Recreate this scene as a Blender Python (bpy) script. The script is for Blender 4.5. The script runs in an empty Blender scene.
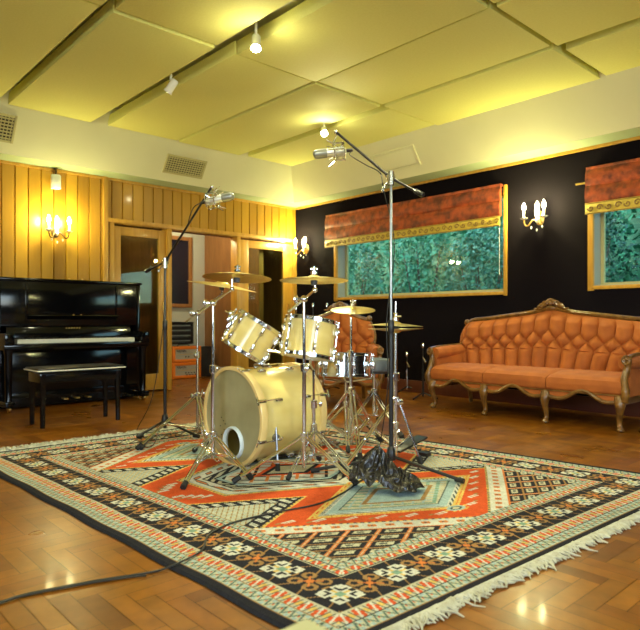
import bpy, math, random
import numpy as np
from mathutils import Vector, Matrix, Quaternion
random.seed(7); rng = np.random.default_rng(5)
PI = math.pi
sc = bpy.context.scene
COL = sc.collection

# ------------------------------------------------------------------ helpers
class MB:
    """collects shapes; build() links them as ONE mesh object"""
    def __init__(s): s.v = []; s.f = []
    def add(s, vs, fs, M=None):
        o = len(s.v)
        s.v += [tuple(M @ Vector(p)) if M is not None else tuple(p) for p in vs]
        s.f += [tuple(i + o for i in f) for f in fs]
        return s
    def box(s, c, d, M=None, bev=0.0):
        cx, cy, cz = c; x, y, z = d[0]/2, d[1]/2, d[2]/2
        if bev <= 0:
            vs = [(cx+i*x, cy+j*y, cz+k*z) for i in (-1,1) for j in (-1,1) for k in (-1,1)]
            fs = [(0,1,3,2),(4,6,7,5),(0,4,5,1),(2,3,7,6),(0,2,6,4),(1,5,7,3)]
            return s.add(vs, fs, M)
        b = min(bev, x*.95, y*.95, z*.95)
        import bmesh
        bm = bmesh.new(); bmesh.ops.create_cube(bm, size=1)
        for v in bm.verts: v.co = Vector((v.co.x*2*x, v.co.y*2*y, v.co.z*2*z))
        bmesh.ops.bevel(bm, geom=bm.edges[:]+bm.verts[:], offset=b, segments=2, profile=.6, affect='EDGES')
        bm.verts.index_update()
        s.add([(v.co.x+cx, v.co.y+cy, v.co.z+cz) for v in bm.verts], [[v.index for v in f.verts] for f in bm.faces], M)
        bm.free(); return s
    def tube(s, pts, r, n=8, M=None, flat=1.0, closed=False):
        P = [Vector(p) for p in pts]; m = len(P)
        R = list(r) if hasattr(r, '__len__') else [r]*m
        T = []
        for i in range(m):
            if closed: t = P[(i+1)%m]-P[i-1]
            else: t = P[min(i+1,m-1)]-P[max(i-1,0)]
            T.append(t.normalized() if t.length > 1e-9 else Vector((0,0,1)))
        a = Vector((0,0,1)) if abs(T[0].z) < .9 else Vector((1,0,0))
        nrm = (a - T[0]*a.dot(T[0])).normalized()
        vs = []; fs = []
        for i in range(m):
            nrm = nrm - T[i]*nrm.dot(T[i])
            nrm = nrm.normalized() if nrm.length > 1e-6 else T[i].orthogonal().normalized()
            b = T[i].cross(nrm)
            for k in range(n):
                t = 2*PI*k/n
                vs.append(P[i] + nrm*(math.cos(t)*R[i]) + b*(math.sin(t)*R[i]*flat))
        for i in range(m if closed else m-1):
            j = (i+1) % m
            for k in range(n):
                fs.append((i*n+k, i*n+(k+1)%n, j*n+(k+1)%n, j*n+k))
        if not closed:
            fs.append(tuple(range(n))[::-1]); fs.append(tuple((m-1)*n+k for k in range(n)))
        return s.add(vs, fs, M)
    def rod(s, a, b, r, r2=None, n=8, M=None):
        return s.tube([a, b], [r, r if r2 is None else r2], n, M)
    def lathe(s, prof, n=32, M=None, cap=True):
        vs = []; fs = []; m = len(prof)
        for r, z in prof:
            for k in range(n):
                t = 2*PI*k/n; vs.append((r*math.cos(t), r*math.sin(t), z))
        for i in range(m-1):
            for k in range(n):
                fs.append((i*n+k, i*n+(k+1)%n, (i+1)*n+(k+1)%n, (i+1)*n+k))
        if cap:
            if prof[0][0] > 1e-5: fs.append(tuple(range(n))[::-1])
            if prof[-1][0] > 1e-5: fs.append(tuple((m-1)*n+k for k in range(n)))
        return s.add(vs, fs, M)
    def torus(s, R, r, z=0, n=40, k=8, M=None, flat=1.0):
        return s.tube([(R*math.cos(2*PI*i/n), R*math.sin(2*PI*i/n), z) for i in range(n)], r, k, M, flat, True)
    def ball(s, c, r, n=12, sc=(1,1,1), M=None):
        pr = [(math.sin(PI*i/8), -math.cos(PI*i/8)) for i in range(9)]
        vs = []; fs = []
        for rr, z in pr:
            for k in range(n):
                t = 2*PI*k/n
                vs.append((c[0]+r*sc[0]*rr*math.cos(t), c[1]+r*sc[1]*rr*math.sin(t), c[2]+r*sc[2]*z))
        for i in range(8):
            for k in range(n):
                fs.append((i*n+k, i*n+(k+1)%n, (i+1)*n+(k+1)%n, (i+1)*n+k))
        return s.add(vs, fs, M)
    def prism(s, out, a, b, plane='xz', M=None):
        n = len(out)
        def P(p, t):
            return {'xz': (p[0], t, p[1]), 'yz': (t, p[0], p[1]), 'xy': (p[0], p[1], t)}[plane]
        vs = [P(p, a) for p in out] + [P(p, b) for p in out]
        fs = [tuple(range(n)), tuple(range(n, 2*n))[::-1]] + [(i, n+i, n+(i+1)%n, (i+1)%n) for i in range(n)]
        return s.add(vs, fs, M)
    def strip(s, low, high, a, b, plane='xz', M=None):
        """solid between two polylines of equal length (handles concave outlines)"""
        n = len(low)
        def P(p, t):
            return {'xz': (p[0], t, p[1]), 'yz': (t, p[0], p[1]), 'xy': (p[0], p[1], t)}[plane]
        vs = [P(p,a) for p in low]+[P(p,a) for p in high]+[P(p,b) for p in low]+[P(p,b) for p in high]
        fs = []
        for i in range(n-1):
            fs += [(i,i+1,n+i+1,n+i), (2*n+i,3*n+i,3*n+i+1,2*n+i+1), (i,2*n+i,2*n+i+1,i+1), (n+i,n+i+1,3*n+i+1,3*n+i)]
        fs += [(0,n,3*n,2*n), (n-1,3*n-1,4*n-1,2*n-1)]
        return s.add(vs, fs, M)
    def grid(s, fn, nu, nv, M=None, flip=False):
        vs = [fn(i/nu, j/nv) for j in range(nv+1) for i in range(nu+1)]
        w = nu+1
        fs = [(j*w+i, j*w+i+1, (j+1)*w+i+1, (j+1)*w+i) for j in range(nv) for i in range(nu)]
        if flip: fs = [f[::-1] for f in fs]
        return s.add(vs, fs, M)
    def build(s, name, mat, parent=None, world=False, smooth=True, ang=40):
        me = bpy.data.meshes.new(name)
        off = Vector((0,0,0))
        if world and parent is not None: off = parent.location.copy()
        vs = s.v
        if off.length: vs = [(p[0]-off.x, p[1]-off.y, p[2]-off.z) for p in vs]
        me.from_pydata(vs, [], s.f); me.update()
        import bmesh
        bm = bmesh.new(); bm.from_mesh(me); bmesh.ops.recalc_face_normals(bm, faces=bm.faces[:]); bm.to_mesh(me); bm.free()
        if smooth:
            me.shade_smooth(); me.set_sharp_from_angle(angle=math.radians(ang))
        me.materials.append(mat)
        o = bpy.data.objects.new(name, me); COL.objects.link(o)
        if parent is not None: o.parent = parent
        return o

def thing(name, label, cat, loc=(0,0,0), rotz=0, group=None, kind=None, quat=None):
    o = bpy.data.objects.new(name, None); COL.objects.link(o)
    o.empty_display_size = .05; o.location = loc
    if quat is not None: o.rotation_mode = 'QUATERNION'; o.rotation_quaternion = quat
    else: o.rotation_euler = (0,0,rotz)
    return tag(o, label, cat, group, kind)
def tag(o, label=None, cat=None, group=None, kind=None):
    if label: o['label'] = label
    if cat: o['category'] = cat
    if group: o['group'] = group
    if kind: o['kind'] = kind
    return o
def struct(o, label=None): 
    o['kind'] = 'structure'
    if label: o['label'] = label; 
    return o
def copy_tree(o, parent=None):
    c = o.copy(); COL.objects.link(c)
    if parent is not None: c.parent = parent
    for ch in list(o.children): copy_tree(ch, c)
    return c
def bez(pts, n=8):
    """catmull-rom through points"""
    P = [Vector(p) for p in pts]; out = []
    for i in range(len(P)-1):
        p0 = P[max(i-1,0)]; p1 = P[i]; p2 = P[i+1]; p3 = P[min(i+2,len(P)-1)]
        for k in range(n):
            t = k/n
            out.append(.5*((2*p1)+(p2-p0)*t+(2*p0-5*p1+4*p2-p3)*t*t+(3*p1-p0-3*p2+p3)*t**3))
    out.append(P[-1]); return out

# ------------------------------------------------------------------ materials
def mat(name, c, rough=.5, metal=0., c2=None, scale=8., bump=0., bscale=None, coat=0., sheen=0., stretch=(1,1,1), emit=None, es=0., spec=None):
    m = bpy.data.materials.new(name); m.use_nodes = True
    nt = m.node_tree; N = nt.nodes; L = nt.links
    p = N['Principled BSDF']
    p.inputs['Base Color'].default_value = (*c, 1); p.inputs['Roughness'].default_value = rough; p.inputs['Metallic'].default_value = metal
    if coat: p.inputs['Coat Weight'].default_value = coat; p.inputs['Coat Roughness'].default_value = .08
    if sheen: p.inputs['Sheen Weight'].default_value = sheen; p.inputs['Sheen Roughness'].default_value = .4; p.inputs['Sheen Tint'].default_value = (1,.75,.5,1)
    if spec is not None: p.inputs['Specular IOR Level'].default_value = spec
    if emit: p.inputs['Emission Color'].default_value = (*emit, 1); p.inputs['Emission Strength'].default_value = es
    tc = None
    if c2 or bump:
        tc = N.new('ShaderNodeTexCoord'); mp = N.new('ShaderNodeMapping'); mp.inputs['Scale'].default_value = stretch
        L.new(tc.outputs['Object'], mp.inputs['Vector'])
    if c2:
        nz = N.new('ShaderNodeTexNoise'); nz.inputs['Scale'].default_value = scale; nz.inputs['Detail'].default_value = 4
        L.new(mp.outputs[0], nz.inputs['Vector'])
        r = N.new('ShaderNodeValToRGB'); r.color_ramp.elements[0].color = (*c,1); r.color_ramp.elements[1].color = (*c2,1)
        r.color_ramp.elements[0].position = .35; r.color_ramp.elements[1].position = .65
        L.new(nz.outputs['Fac'], r.inputs[0]); L.new(r.outputs[0], p.inputs['Base Color'])
    if bump:
        nb = N.new('ShaderNodeTexNoise'); nb.inputs['Scale'].default_value = bscale or scale*3; nb.inputs['Detail'].default_value = 3
        L.new(mp.outputs[0], nb.inputs['Vector'])
        b = N.new('ShaderNodeBump'); b.inputs['Strength'].default_value = bump; b.inputs['Distance'].default_value = .01
        L.new(nb.outputs['Fac'], b.inputs['Height']); L.new(b.outputs[0], p.inputs['Normal'])
    return m
def boards_mat(name, ca, cb, width, axis, rough=.35):
    """timber boards: every board (by position across the wall) gets its own tone, grain runs along the board"""
    m = mat(name, ca, rough, coat=.15); nt = m.node_tree; N = nt.nodes; L = nt.links; p = N['Principled BSDF']
    tc = N.new('ShaderNodeTexCoord'); sp = N.new('ShaderNodeSeparateXYZ'); L.new(tc.outputs['Object'], sp.inputs[0])
    dv = N.new('ShaderNodeMath'); dv.operation = 'DIVIDE'; dv.inputs[1].default_value = width; L.new(sp.outputs[axis], dv.inputs[0])
    fl = N.new('ShaderNodeMath'); fl.operation = 'FLOOR'; L.new(dv.outputs[0], fl.inputs[0])
    wn = N.new('ShaderNodeTexWhiteNoise'); wn.noise_dimensions = '1D'; L.new(fl.outputs[0], wn.inputs['W'])
    mp = N.new('ShaderNodeMapping'); mp.inputs['Scale'].default_value = (14,14,1.2); L.new(tc.outputs['Object'], mp.inputs['Vector'])
    nz = N.new('ShaderNodeTexNoise'); nz.inputs['Scale'].default_value = 3; nz.inputs['Detail'].default_value = 5; L.new(mp.outputs[0], nz.inputs['Vector'])
    ad = N.new('ShaderNodeMath'); ad.operation = 'MULTIPLY_ADD'; ad.inputs[1].default_value = .65; L.new(wn.outputs['Value'], ad.inputs[0])
    ml = N.new('ShaderNodeMath'); ml.operation = 'MULTIPLY'; ml.inputs[1].default_value = .35; L.new(nz.outputs['Fac'], ml.inputs[0]); L.new(ml.outputs[0], ad.inputs[2])
    r = N.new('ShaderNodeValToRGB'); r.color_ramp.elements[0].color = (*ca,1); r.color_ramp.elements[1].color = (*cb,1)
    L.new(ad.outputs[0], r.inputs[0]); L.new(r.outputs[0], p.inputs['Base Color'])
    return m
def attr_mat(name, rough, noise=0., nscale=40., coat=0., bump=0., stretch=(1,1,1), bscale=100, spec=None, roughvar=0.):
    m = mat(name, (1,1,1), rough, coat=coat, spec=spec); nt = m.node_tree; N = nt.nodes; L = nt.links; p = N['Principled BSDF']
    a = N.new('ShaderNodeAttribute'); a.attribute_name = 'Col'
    tc = N.new('ShaderNodeTexCoord')
    mp = N.new('ShaderNodeMapping'); mp.inputs['Scale'].default_value = stretch; L.new(tc.outputs['Object'], mp.inputs[0])
    nz = N.new('ShaderNodeTexNoise'); nz.inputs['Scale'].default_value = nscale; nz.inputs['Detail'].default_value = 4; L.new(mp.outputs[0], nz.inputs['Vector'])
    mr = N.new('ShaderNodeMapRange'); mr.inputs[1].default_value = .25; mr.inputs[2].default_value = .75; mr.inputs[3].default_value = 1-noise; mr.inputs[4].default_value = 1+noise
    L.new(nz.outputs['Fac'], mr.inputs[0])
    mx = N.new('ShaderNodeVectorMath'); mx.operation = 'MULTIPLY'; L.new(a.outputs['Color'], mx.inputs[0]); L.new(mr.outputs[0], mx.inputs[1])
    L.new(mx.outputs[0], p.inputs['Base Color'])
    if roughvar:
        n3 = N.new('ShaderNodeTexNoise'); n3.inputs['Scale'].default_value = 2.5; L.new(tc.outputs['Object'], n3.inputs['Vector'])
        m3 = N.new('ShaderNodeMapRange'); m3.inputs[1].default_value = .3; m3.inputs[2].default_value = .7; m3.inputs[3].default_value = rough-roughvar; m3.inputs[4].default_value = rough+roughvar
        L.new(n3.outputs['Fac'], m3.inputs[0]); L.new(m3.outputs[0], p.inputs['Roughness'])
    if bump:
        n2 = N.new('ShaderNodeTexNoise'); n2.inputs['Scale'].default_value = bscale; L.new(tc.outputs['Object'], n2.inputs['Vector'])
        b = N.new('ShaderNodeBump'); b.inputs['Strength'].default_value = bump; b.inputs['Distance'].default_value = .01
        L.new(n2.outputs['Fac'], b.inputs['Height']); L.new(b.outputs[0], p.inputs['Normal'])
    return m
def glass_mat(name, tint=(.93,.97,.96), ior=1.5):
    m = bpy.data.materials.new(name); m.use_nodes = True; nt = m.node_tree; N = nt.nodes; L = nt.links
    N.remove(N['Principled BSDF']); out = N['Material Output']
    t = N.new('ShaderNodeBsdfTransparent'); t.inputs[0].default_value = (*tint,1)
    g = N.new('ShaderNodeBsdfGlossy'); g.inputs['Roughness'].default_value = .01
    lw = N.new('ShaderNodeLayerWeight'); lw.inputs['Blend'].default_value = .5
    pw = N.new('ShaderNodeMath'); pw.operation = 'POWER'; pw.inputs[1].default_value = 5; L.new(lw.outputs['Facing'], pw.inputs[0])
    f = N.new('ShaderNodeMath'); f.operation = 'MULTIPLY_ADD'; f.inputs[1].default_value = .95; f.inputs[2].default_value = (ior-1)**2/(ior+1)**2; L.new(pw.outputs[0], f.inputs[0])
    x = N.new('ShaderNodeMixShader'); L.new(f.outputs[0], x.inputs[0]); L.new(t.outputs[0], x.inputs[1]); L.new(g.outputs[0], x.inputs[2]); L.new(x.outputs[0], out.inputs[0])
    return m

M = dict(
 chrome = mat('chrome', (.82,.84,.86), .14, 1.),
 dchrome = mat('worn_chrome', (.55,.56,.55), .25, 1.),
 blackm = mat('black_metal', (.012,.012,.014), .35),
 rubber = mat('black_rubber', (.012,.012,.012), .7),
 brass = mat('cymbal_bronze', (.74,.58,.19), .33, 1., c2=(.62,.47,.14), scale=6),
 maple = mat('maple_lacquer', (.82,.66,.25), .22, c2=(.77,.60,.20), scale=3, stretch=(1,1,5), coat=.6),
 mapleh = mat('maple_hoop', (.82,.60,.24), .25, coat=.5),
 head = mat('coated_head', (.80,.78,.66), .5, c2=(.72,.69,.56), scale=5),
 basshead = mat('clear_bass_head', (.40,.36,.19), .3, c2=(.28,.25,.12), scale=3.5),
 ring = mat('port_ring', (.72,.80,.84), .35),
 silver = mat('mic_silver', (.72,.74,.72), .3, .8),
 sheetgrey = mat('reveal_paint', (.34,.34,.26), .6),
 steel = mat('satin_steel', (.30,.31,.32), .3, .9),
 tube = mat('dull_tube', (.06,.06,.06), .4, .2),
 gunmetal = mat('mic_grille', (.30,.32,.30), .35, .8),
 cable = mat('cable', (.012,.012,.012), .5),
 piano = mat('piano_black', (.003,.003,.004), .10, spec=.32),
 pianom = mat('piano_black_matt', (.005,.004,.004), .3, spec=.3),
 ivory = mat('ivory', (.78,.76,.66), .3),
 gold = mat('gold', (.75,.50,.16), .3, 1.),
 velvet = mat('orange_velvet', (.41,.108,.011), .8, c2=(.33,.08,.008), scale=9, sheen=.06),
 showwood = mat('gilded_walnut', (.22,.10,.018), .28, c2=(.10,.042,.008), scale=18, coat=.4),
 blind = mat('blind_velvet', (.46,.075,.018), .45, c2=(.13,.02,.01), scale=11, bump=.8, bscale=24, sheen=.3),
 blindtrim = mat('blind_trim', (.60,.44,.07), .5, c2=(.50,.36,.05), scale=30),
 scroll = mat('trim_scroll', (.26,.15,.03), .5),
 frame = mat('pine_frame', (.58,.31,.045), .35, c2=(.48,.24,.03), scale=4, stretch=(6,6,1), coat=.2),
 darkwall = mat('aubergine_wall', (.0075,.0055,.0075), .9, spec=.04),
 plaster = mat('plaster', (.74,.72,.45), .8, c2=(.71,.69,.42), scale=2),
 soffit = mat('soffit_shade', (.36,.42,.24), .8),  # darker green puts the weak light on the underside into the colour
 panel = mat('fabric_panel', (.72,.70,.22), .85, c2=(.69,.67,.20), scale=60, bump=.1, bscale=400),
 pside = mat('panel_edge', (.60,.56,.22), .85),
 white = mat('white_plastic', (.8,.8,.74), .4),
 bronze = mat('dark_bronze', (.10,.06,.02), .4, .8),
 crystal = mat('crystal', (.9,.92,.86), .05, coat=1.),
 candle = mat('candle_sleeve', (.75,.70,.5), .5),
 bulb = mat('lit_bulb', (1,1,1), .3, emit=(1,.93,.60), es=60),
 spotbulb = mat('lit_spot', (1,1,1), .3, emit=(1,.93,.68), es=90),
 vent = mat('vent_frame', (.50,.45,.20), .6),
 ventdark = mat('vent_dark', (.05,.04,.015), .8),
 glass = glass_mat('window_glass', (.80,.95,.92), 1.5),
 doorglass = glass_mat('door_glass', (.82,.88,.75), 1.4),
 booth = mat('booth_wall', (.40,.42,.36), .7),
 brown = mat('booth_brown', (.26,.12,.035), .5, c2=(.20,.09,.025), scale=3, stretch=(5,5,1)),
 void = mat('dark_screen', (.006,.008,.02), .25),
 orange = mat('orange_vinyl', (.80,.20,.012), .45),
 grille = mat('amp_panel', (.52,.50,.38), .6, c2=(.46,.44,.33), scale=40),
 ink = mat('ink', (.05,.04,.04), .6),
 bag = mat('black_bag', (.016,.014,.012), .26, bump=.6, bscale=22),
 grey = mat('throne_vinyl', (.075,.085,.10), .45),
 cream = mat('cream_top', (.36,.36,.19), .5),
 fringe = mat('fringe_cotton', (.50,.49,.38), .9, c2=(.38,.36,.26), scale=30),
 rugside = mat('rug_side', (.015,.014,.018), .95),
 leaf1 = mat('leaf_teal', (.030,.16,.075), .4, c2=(.06,.24,.12), scale=3),
 leaf2 = mat('leaf_dark', (.015,.075,.04), .4, c2=(.035,.13,.07), scale=3),
 leaf3 = mat('leaf_pale', (.10,.30,.18), .4, c2=(.05,.18,.10), scale=3),
 bark = mat('bark', (.09,.065,.04), .9),
 soil = mat('garden_soil', (.05,.06,.03), .95),
)
M['boards'] = boards_mat('golden_boards', (.30,.14,.009), (.58,.31,.022), .135, 'Y')

# ------------------------------------------------------------------ camera frame (used only to read distances off the photo)
F_, CY, CH = 610.0, 320.0, .9
FW = Vector((-.737, .676)).normalized(); RT = Vector((FW.y, -FW.x))
def fl(x, y, z=0.):
    d = F_*(CH-z)/(y-CY); t = (x-320)/F_; p = (FW+RT*t)*d
    return Vector((p.x, p.y, z))
def dp(x, y, d):
    t = (x-320)/F_; p = (FW+RT*t)*d
    return Vector((p.x, p.y, CH+d*(CY-y)/F_))
cam = bpy.data.cameras.new('camera'); cam.lens = 610/640*36; cam.sensor_width = 36; cam.shift_y = 5/640; cam.clip_start = .05
co = bpy.data.objects.new('camera', cam); COL.objects.link(co); co.location = (0,0,CH)
co.rotation_euler = Vector((FW.x, FW.y, 0)).to_track_quat('-Z','Y').to_euler()
cam.dof.use_dof = True; cam.dof.focus_distance = 3.9; cam.dof.aperture_fstop = 4.5
sc.camera = co

# ------------------------------------------------------------------ room
XL, YW, XR, YN = -7.08, 6.0, 2.6, -2.8
RUGZ = .012
# floor: herringbone parquet, one mesh; every block has its own tone
def make_floor():
    w = .068; n = 4; x0, x1, y0, y1 = -9.2, XR, YN, 6.2
    V = []; Fc = []; Cc = []
    base = [(.185,.062,.004),(.205,.072,.005),(.165,.052,.004),(.225,.082,.006),(.135,.040,.003)]
    def clipq(a, b, c, d):
        a2, b2, c2, d2 = max(a,x0), max(b,y0), min(c,x1), min(d,y1)
        if c2-a2 < .004 or d2-b2 < .004: return
        g = .0012; o = len(V)
        V.extend([(a2+g,b2+g,0),(c2-g,b2+g,0),(c2-g,d2-g,0),(a2+g,d2-g,0)]); Fc.append((o,o+1,o+2,o+3))
        k = random.choices(range(5), (5,4,3,2,1.5))[0]; s = random.uniform(.85,1.15); Cc.append(tuple(q*s for q in base[k]))
    for k in range(int(y0/w)-2, int(y1/w)+3):
        for m in range(-60, 60):
            x = (k+2*n*m)*w
            if x0-.5 < x < x1+.1: clipq(x, k*w, x+n*w, (k+1)*w)
    for c in range(int(y0/w)-40, int(y1/w)+40):
        for m in range(-60, 60):
            x = (c+2*n*m)*w; y = (c-2*n+1)*w
            if x0-.1 < x < x1 and y0-.5 < y < y1: clipq(x, y, x+w, y+n*w)
    o = len(V); V.extend([(x0,y0,-.002),(x1,y0,-.002),(x1,y1,-.002),(x0,y1,-.002)]); Fc.append((o,o+1,o+2,o+3)); Cc.append((.05,.018,.006))
    o = len(V); V.extend([(x0,y0,-.1),(x1,y0,-.1),(x1,y1,-.1),(x0,y1,-.1)]); Fc.append((o+3,o+2,o+1,o)); Cc.append((.05,.018,.006))
    me = bpy.data.meshes.new('floor'); me.from_pydata(V, [], Fc)
    at = me.color_attributes.new('Col', 'FLOAT_COLOR', 'CORNER')
    arr = np.ones((len(Fc)*4, 4), np.float32); arr[:, :3] = np.repeat(np.array(Cc, np.float32), 4, axis=0)
    at.data.foreach_set('color', arr.ravel()); me.update()
    me.materials.append(attr_mat('parquet', .33, .25, 12, coat=.04, spec=.32, stretch=(1,1,1), bump=.03, bscale=6, roughvar=.07))
    ob = bpy.data.objects.new('floor', me); COL.objects.link(ob); struct(ob)
make_floor()

# window wall (right in the picture)
W1 = (-6.19, -3.54, 1.20, 2.34); W2 = (-2.60, .05, 1.22, 2.34)
b = MB(); T_ = .22
xs = [XL-.2, W1[0], W1[1], W2[0], W2[1], XR+.2]
for a, c in ((xs[0],xs[1]),(xs[2],xs[3]),(xs[4],xs[5])): b.box(((a+c)/2, YW+T_/2, 1.6), (c-a, T_, 3.4))
for w in (W1, W2):
    b.box(((w[0]+w[1])/2, YW+T_/2, (w[2]-.1)/2), (w[1]-w[0], T_, w[2]+.1)); b.box(((w[0]+w[1])/2, YW+T_/2, (w[3]+3.3)/2), (w[1]-w[0], T_, 3.3-w[3]))
struct(b.build('wall_right', M['darkwall'], smooth=False))
# baseboard
struct(MB().box((-2.3, YW-.01, .075), (9.5,.02,.15), bev=.004).build('baseboard_right', mat('dark_skirting', (.10,.025,.012), .4)))
# gold picture rail under the soffit
struct(MB().box((-2.24, YW-.012, 2.585), (9.68,.024,.03), bev=.004).build('trim_1', M['frame']))
struct(MB().box((XL+.012, 1.6, 2.585), (.024, 8.8,.03), bev=.004).build('trim_2', M['frame']))

# left wall: boards (with the long run behind the piano), header above doors
def boards(name, y0, y1, z0, z1, x=XL):
    b = MB(); w = .135; k = math.floor(y0/w)
    while k*w < y1:
        a = max(k*w, y0); c = min((k+1)*w, y1); k += 1
        if c-a < .012: continue
        out = [(x-.02,a),(x-.02,c),(x-.012,c-.002),(x,c-.009),(x,a+.009),(x-.012,a+.002)]
        b.prism(out, z0, z1, 'xy')
    return b.build(name, M['boards'], smooth=False)
def block(name, c, d, m): return struct(MB().box(c, d).build(name, m, smooth=False))
struct(boards('wall_left', YN, 2.99, 0, 2.62))
struct(boards('wall_left', 3.05, YW, 2.06, 2.62))
block('wall_left', (XL-.12, .1, 1.6), (.2, 5.78, 3.4), M['brown'])
block('wall_left', (XL-.12, 4.5, 2.75), (.2, 3.0, 1.36), M['brown'])
struct(MB().box((XL+.005, 3.02, 1.31), (.06,.06,2.62), bev=.005).build('trim_3', M['frame']))
# doors: two glazed panels in pine frames and the open passage between
struct(MB().box((XL-.0, 4.52, 2.095), (.07, 2.96,.05), bev=.005).build('trim_4', M['frame']))
for y in (3.10, 3.865, 4.935, 5.97): struct(MB().box((XL-.06, y, 1.04), (.16,.06,2.07), bev=.005).build('trim_5', M['frame']))
def gdoor(name, y0, y1, fy, label):
    t = thing(name, label, 'door', (XL-.05, (y0+y1)/2, 0), kind='structure')
    h = (y1-y0)/2; b = MB(); st = fy
    b.box((0,-h+st/2,1.03),(.05,st,2.02),bev=.004); b.box((0,h-st/2,1.03),(.05,st,2.02),bev=.004)
    b.box((0,0,.12),(.05,2*h-2*st,.2),bev=.004); b.box((0,0,1.985),(.05,2*h-2*st,.11),bev=.004)
    b.build('door_frame', M['frame'], t)
    MB().box((0,0,1.07),(.01,2*h-2*st,1.72)).build('glass', M['doorglass'], t, smooth=False)
    MB().box((.04,h-st/2,1.05),(.03,.02,.16),bev=.008).build('door_handle', M['gold'], t)
gdoor('door_1', 3.13, 3.835, .10, 'glazed pine door beside the piano')
gdoor('door_2', 4.965, 5.94, .17, 'glazed pine door in the far corner of the panelled wall')
# booth beyond the doors
block('wall_booth', (-8.8, 5.15, 1.5), (.1, 1.9, 3.4), M['booth'])
block('wall_booth', (-8.8, 3.6, 1.5), (.1, 1.2, 3.4), M['brown'])
block('wall_booth', (-8.0, 3.87, 1.5), (1.5, .05, 3.0), M['brown'])
block('wall_booth', (-8.0, 5.47, 1.5), (1.5,.08,3.0), M['brown'])
block('wall_booth', (-8.0, 6.06, 1.5), (1.7,.1,3.0), M['brown'])
block('wall_booth', (-8.0, 3.0, 1.5), (1.7,.08,3.0), M['brown'])
block('ceiling_booth', (-8.0, 4.5, 2.5), (1.75,3.2,.08), M['brown'])
for y in (5.49,5.62): pass
t = thing('window_3', 'dark interior window in a wooden frame seen through the open passage', 'window', (-8.74,4.68,1.67), kind='structure')
MB().box((0,0,0),(.02,.86,1.02)).build('pane', M['void'], t, smooth=False)
b = MB()
for s in (-1,1): b.box((.01,s*.46,0),(.05,.06,1.14),bev=.004); b.box((.01,0,s*.54),(.05,.86,.06),bev=.004)
b.build('window_frame', M['brown'], t)
# rear and near walls (behind the camera) with invented, out-of-view daylight windows
NW = (-1.2, 1.4, 1.0, 2.3)      # added window opening in the near wall (x range)
RW = (-.6, 2.4, 1.0, 2.3)       # added window opening in the side wall (y range)
pine = boards_mat('pine_boards_x', (.36,.165,.026), (.62,.33,.065), .135, 'X')
b = MB()
for a, c in ((XL-.2,NW[0]),(NW[1],XR+.2)): b.box(((a+c)/2, YN-.1, 1.6),(c-a,.2,3.4))
b.box(((NW[0]+NW[1])/2, YN-.1, NW[2]/2-.05),(NW[1]-NW[0],.2,NW[2]+.1)); b.box(((NW[0]+NW[1])/2, YN-.1,(NW[3]+3.3)/2),(NW[1]-NW[0],.2,3.3-NW[3]))
struct(b.build('wall_near', M['darkwall'], smooth=False))
b = MB()
for a, c in ((YN,RW[0]),(RW[1],YW)): b.box((XR+.1,(a+c)/2,1.6),(.2,c-a,3.4))
b.box((XR+.1,(RW[0]+RW[1])/2,RW[2]/2-.05),(.2,RW[1]-RW[0],RW[2]+.1)); b.box((XR+.1,(RW[0]+RW[1])/2,(RW[3]+3.3)/2),(.2,RW[1]-RW[0],3.3-RW[3]))
struct(b.build('wall_rear', M['darkwall'], smooth=False))

# ceiling: flat slab, soffit ledge and sloping cove on two walls
struct(MB().box((-2.24, 1.6, 3.25),(9.9, 9.0,.1)).build('ceiling', M['plaster'], smooth=False))
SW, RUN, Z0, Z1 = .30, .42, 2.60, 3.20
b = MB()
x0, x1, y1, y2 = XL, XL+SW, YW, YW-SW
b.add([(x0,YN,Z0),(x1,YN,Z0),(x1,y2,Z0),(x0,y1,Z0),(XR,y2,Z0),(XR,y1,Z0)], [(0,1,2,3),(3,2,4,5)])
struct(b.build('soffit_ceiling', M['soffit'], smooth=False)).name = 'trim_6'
b = MB()
b.add([(x1,YN,Z0),(x1,y2,Z0),(x1+RUN,y2-RUN,Z1),(x1+RUN,YN,Z1),(XR,y2,Z0),(XR,y2-RUN,Z1)], [(0,1,2,3),(1,4,5,2)])
b.add([(x1,YN,Z0+.02),(x1,y2,Z0+.02),(x0,YN,Z0+.02),(x0,y1,Z0+.02),(XR,y2,Z0+.02),(XR,y1,Z0+.02)], [])
struct(b.build('cove', M['plaster'], smooth=False)).name = 'ceiling_cove'

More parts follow.
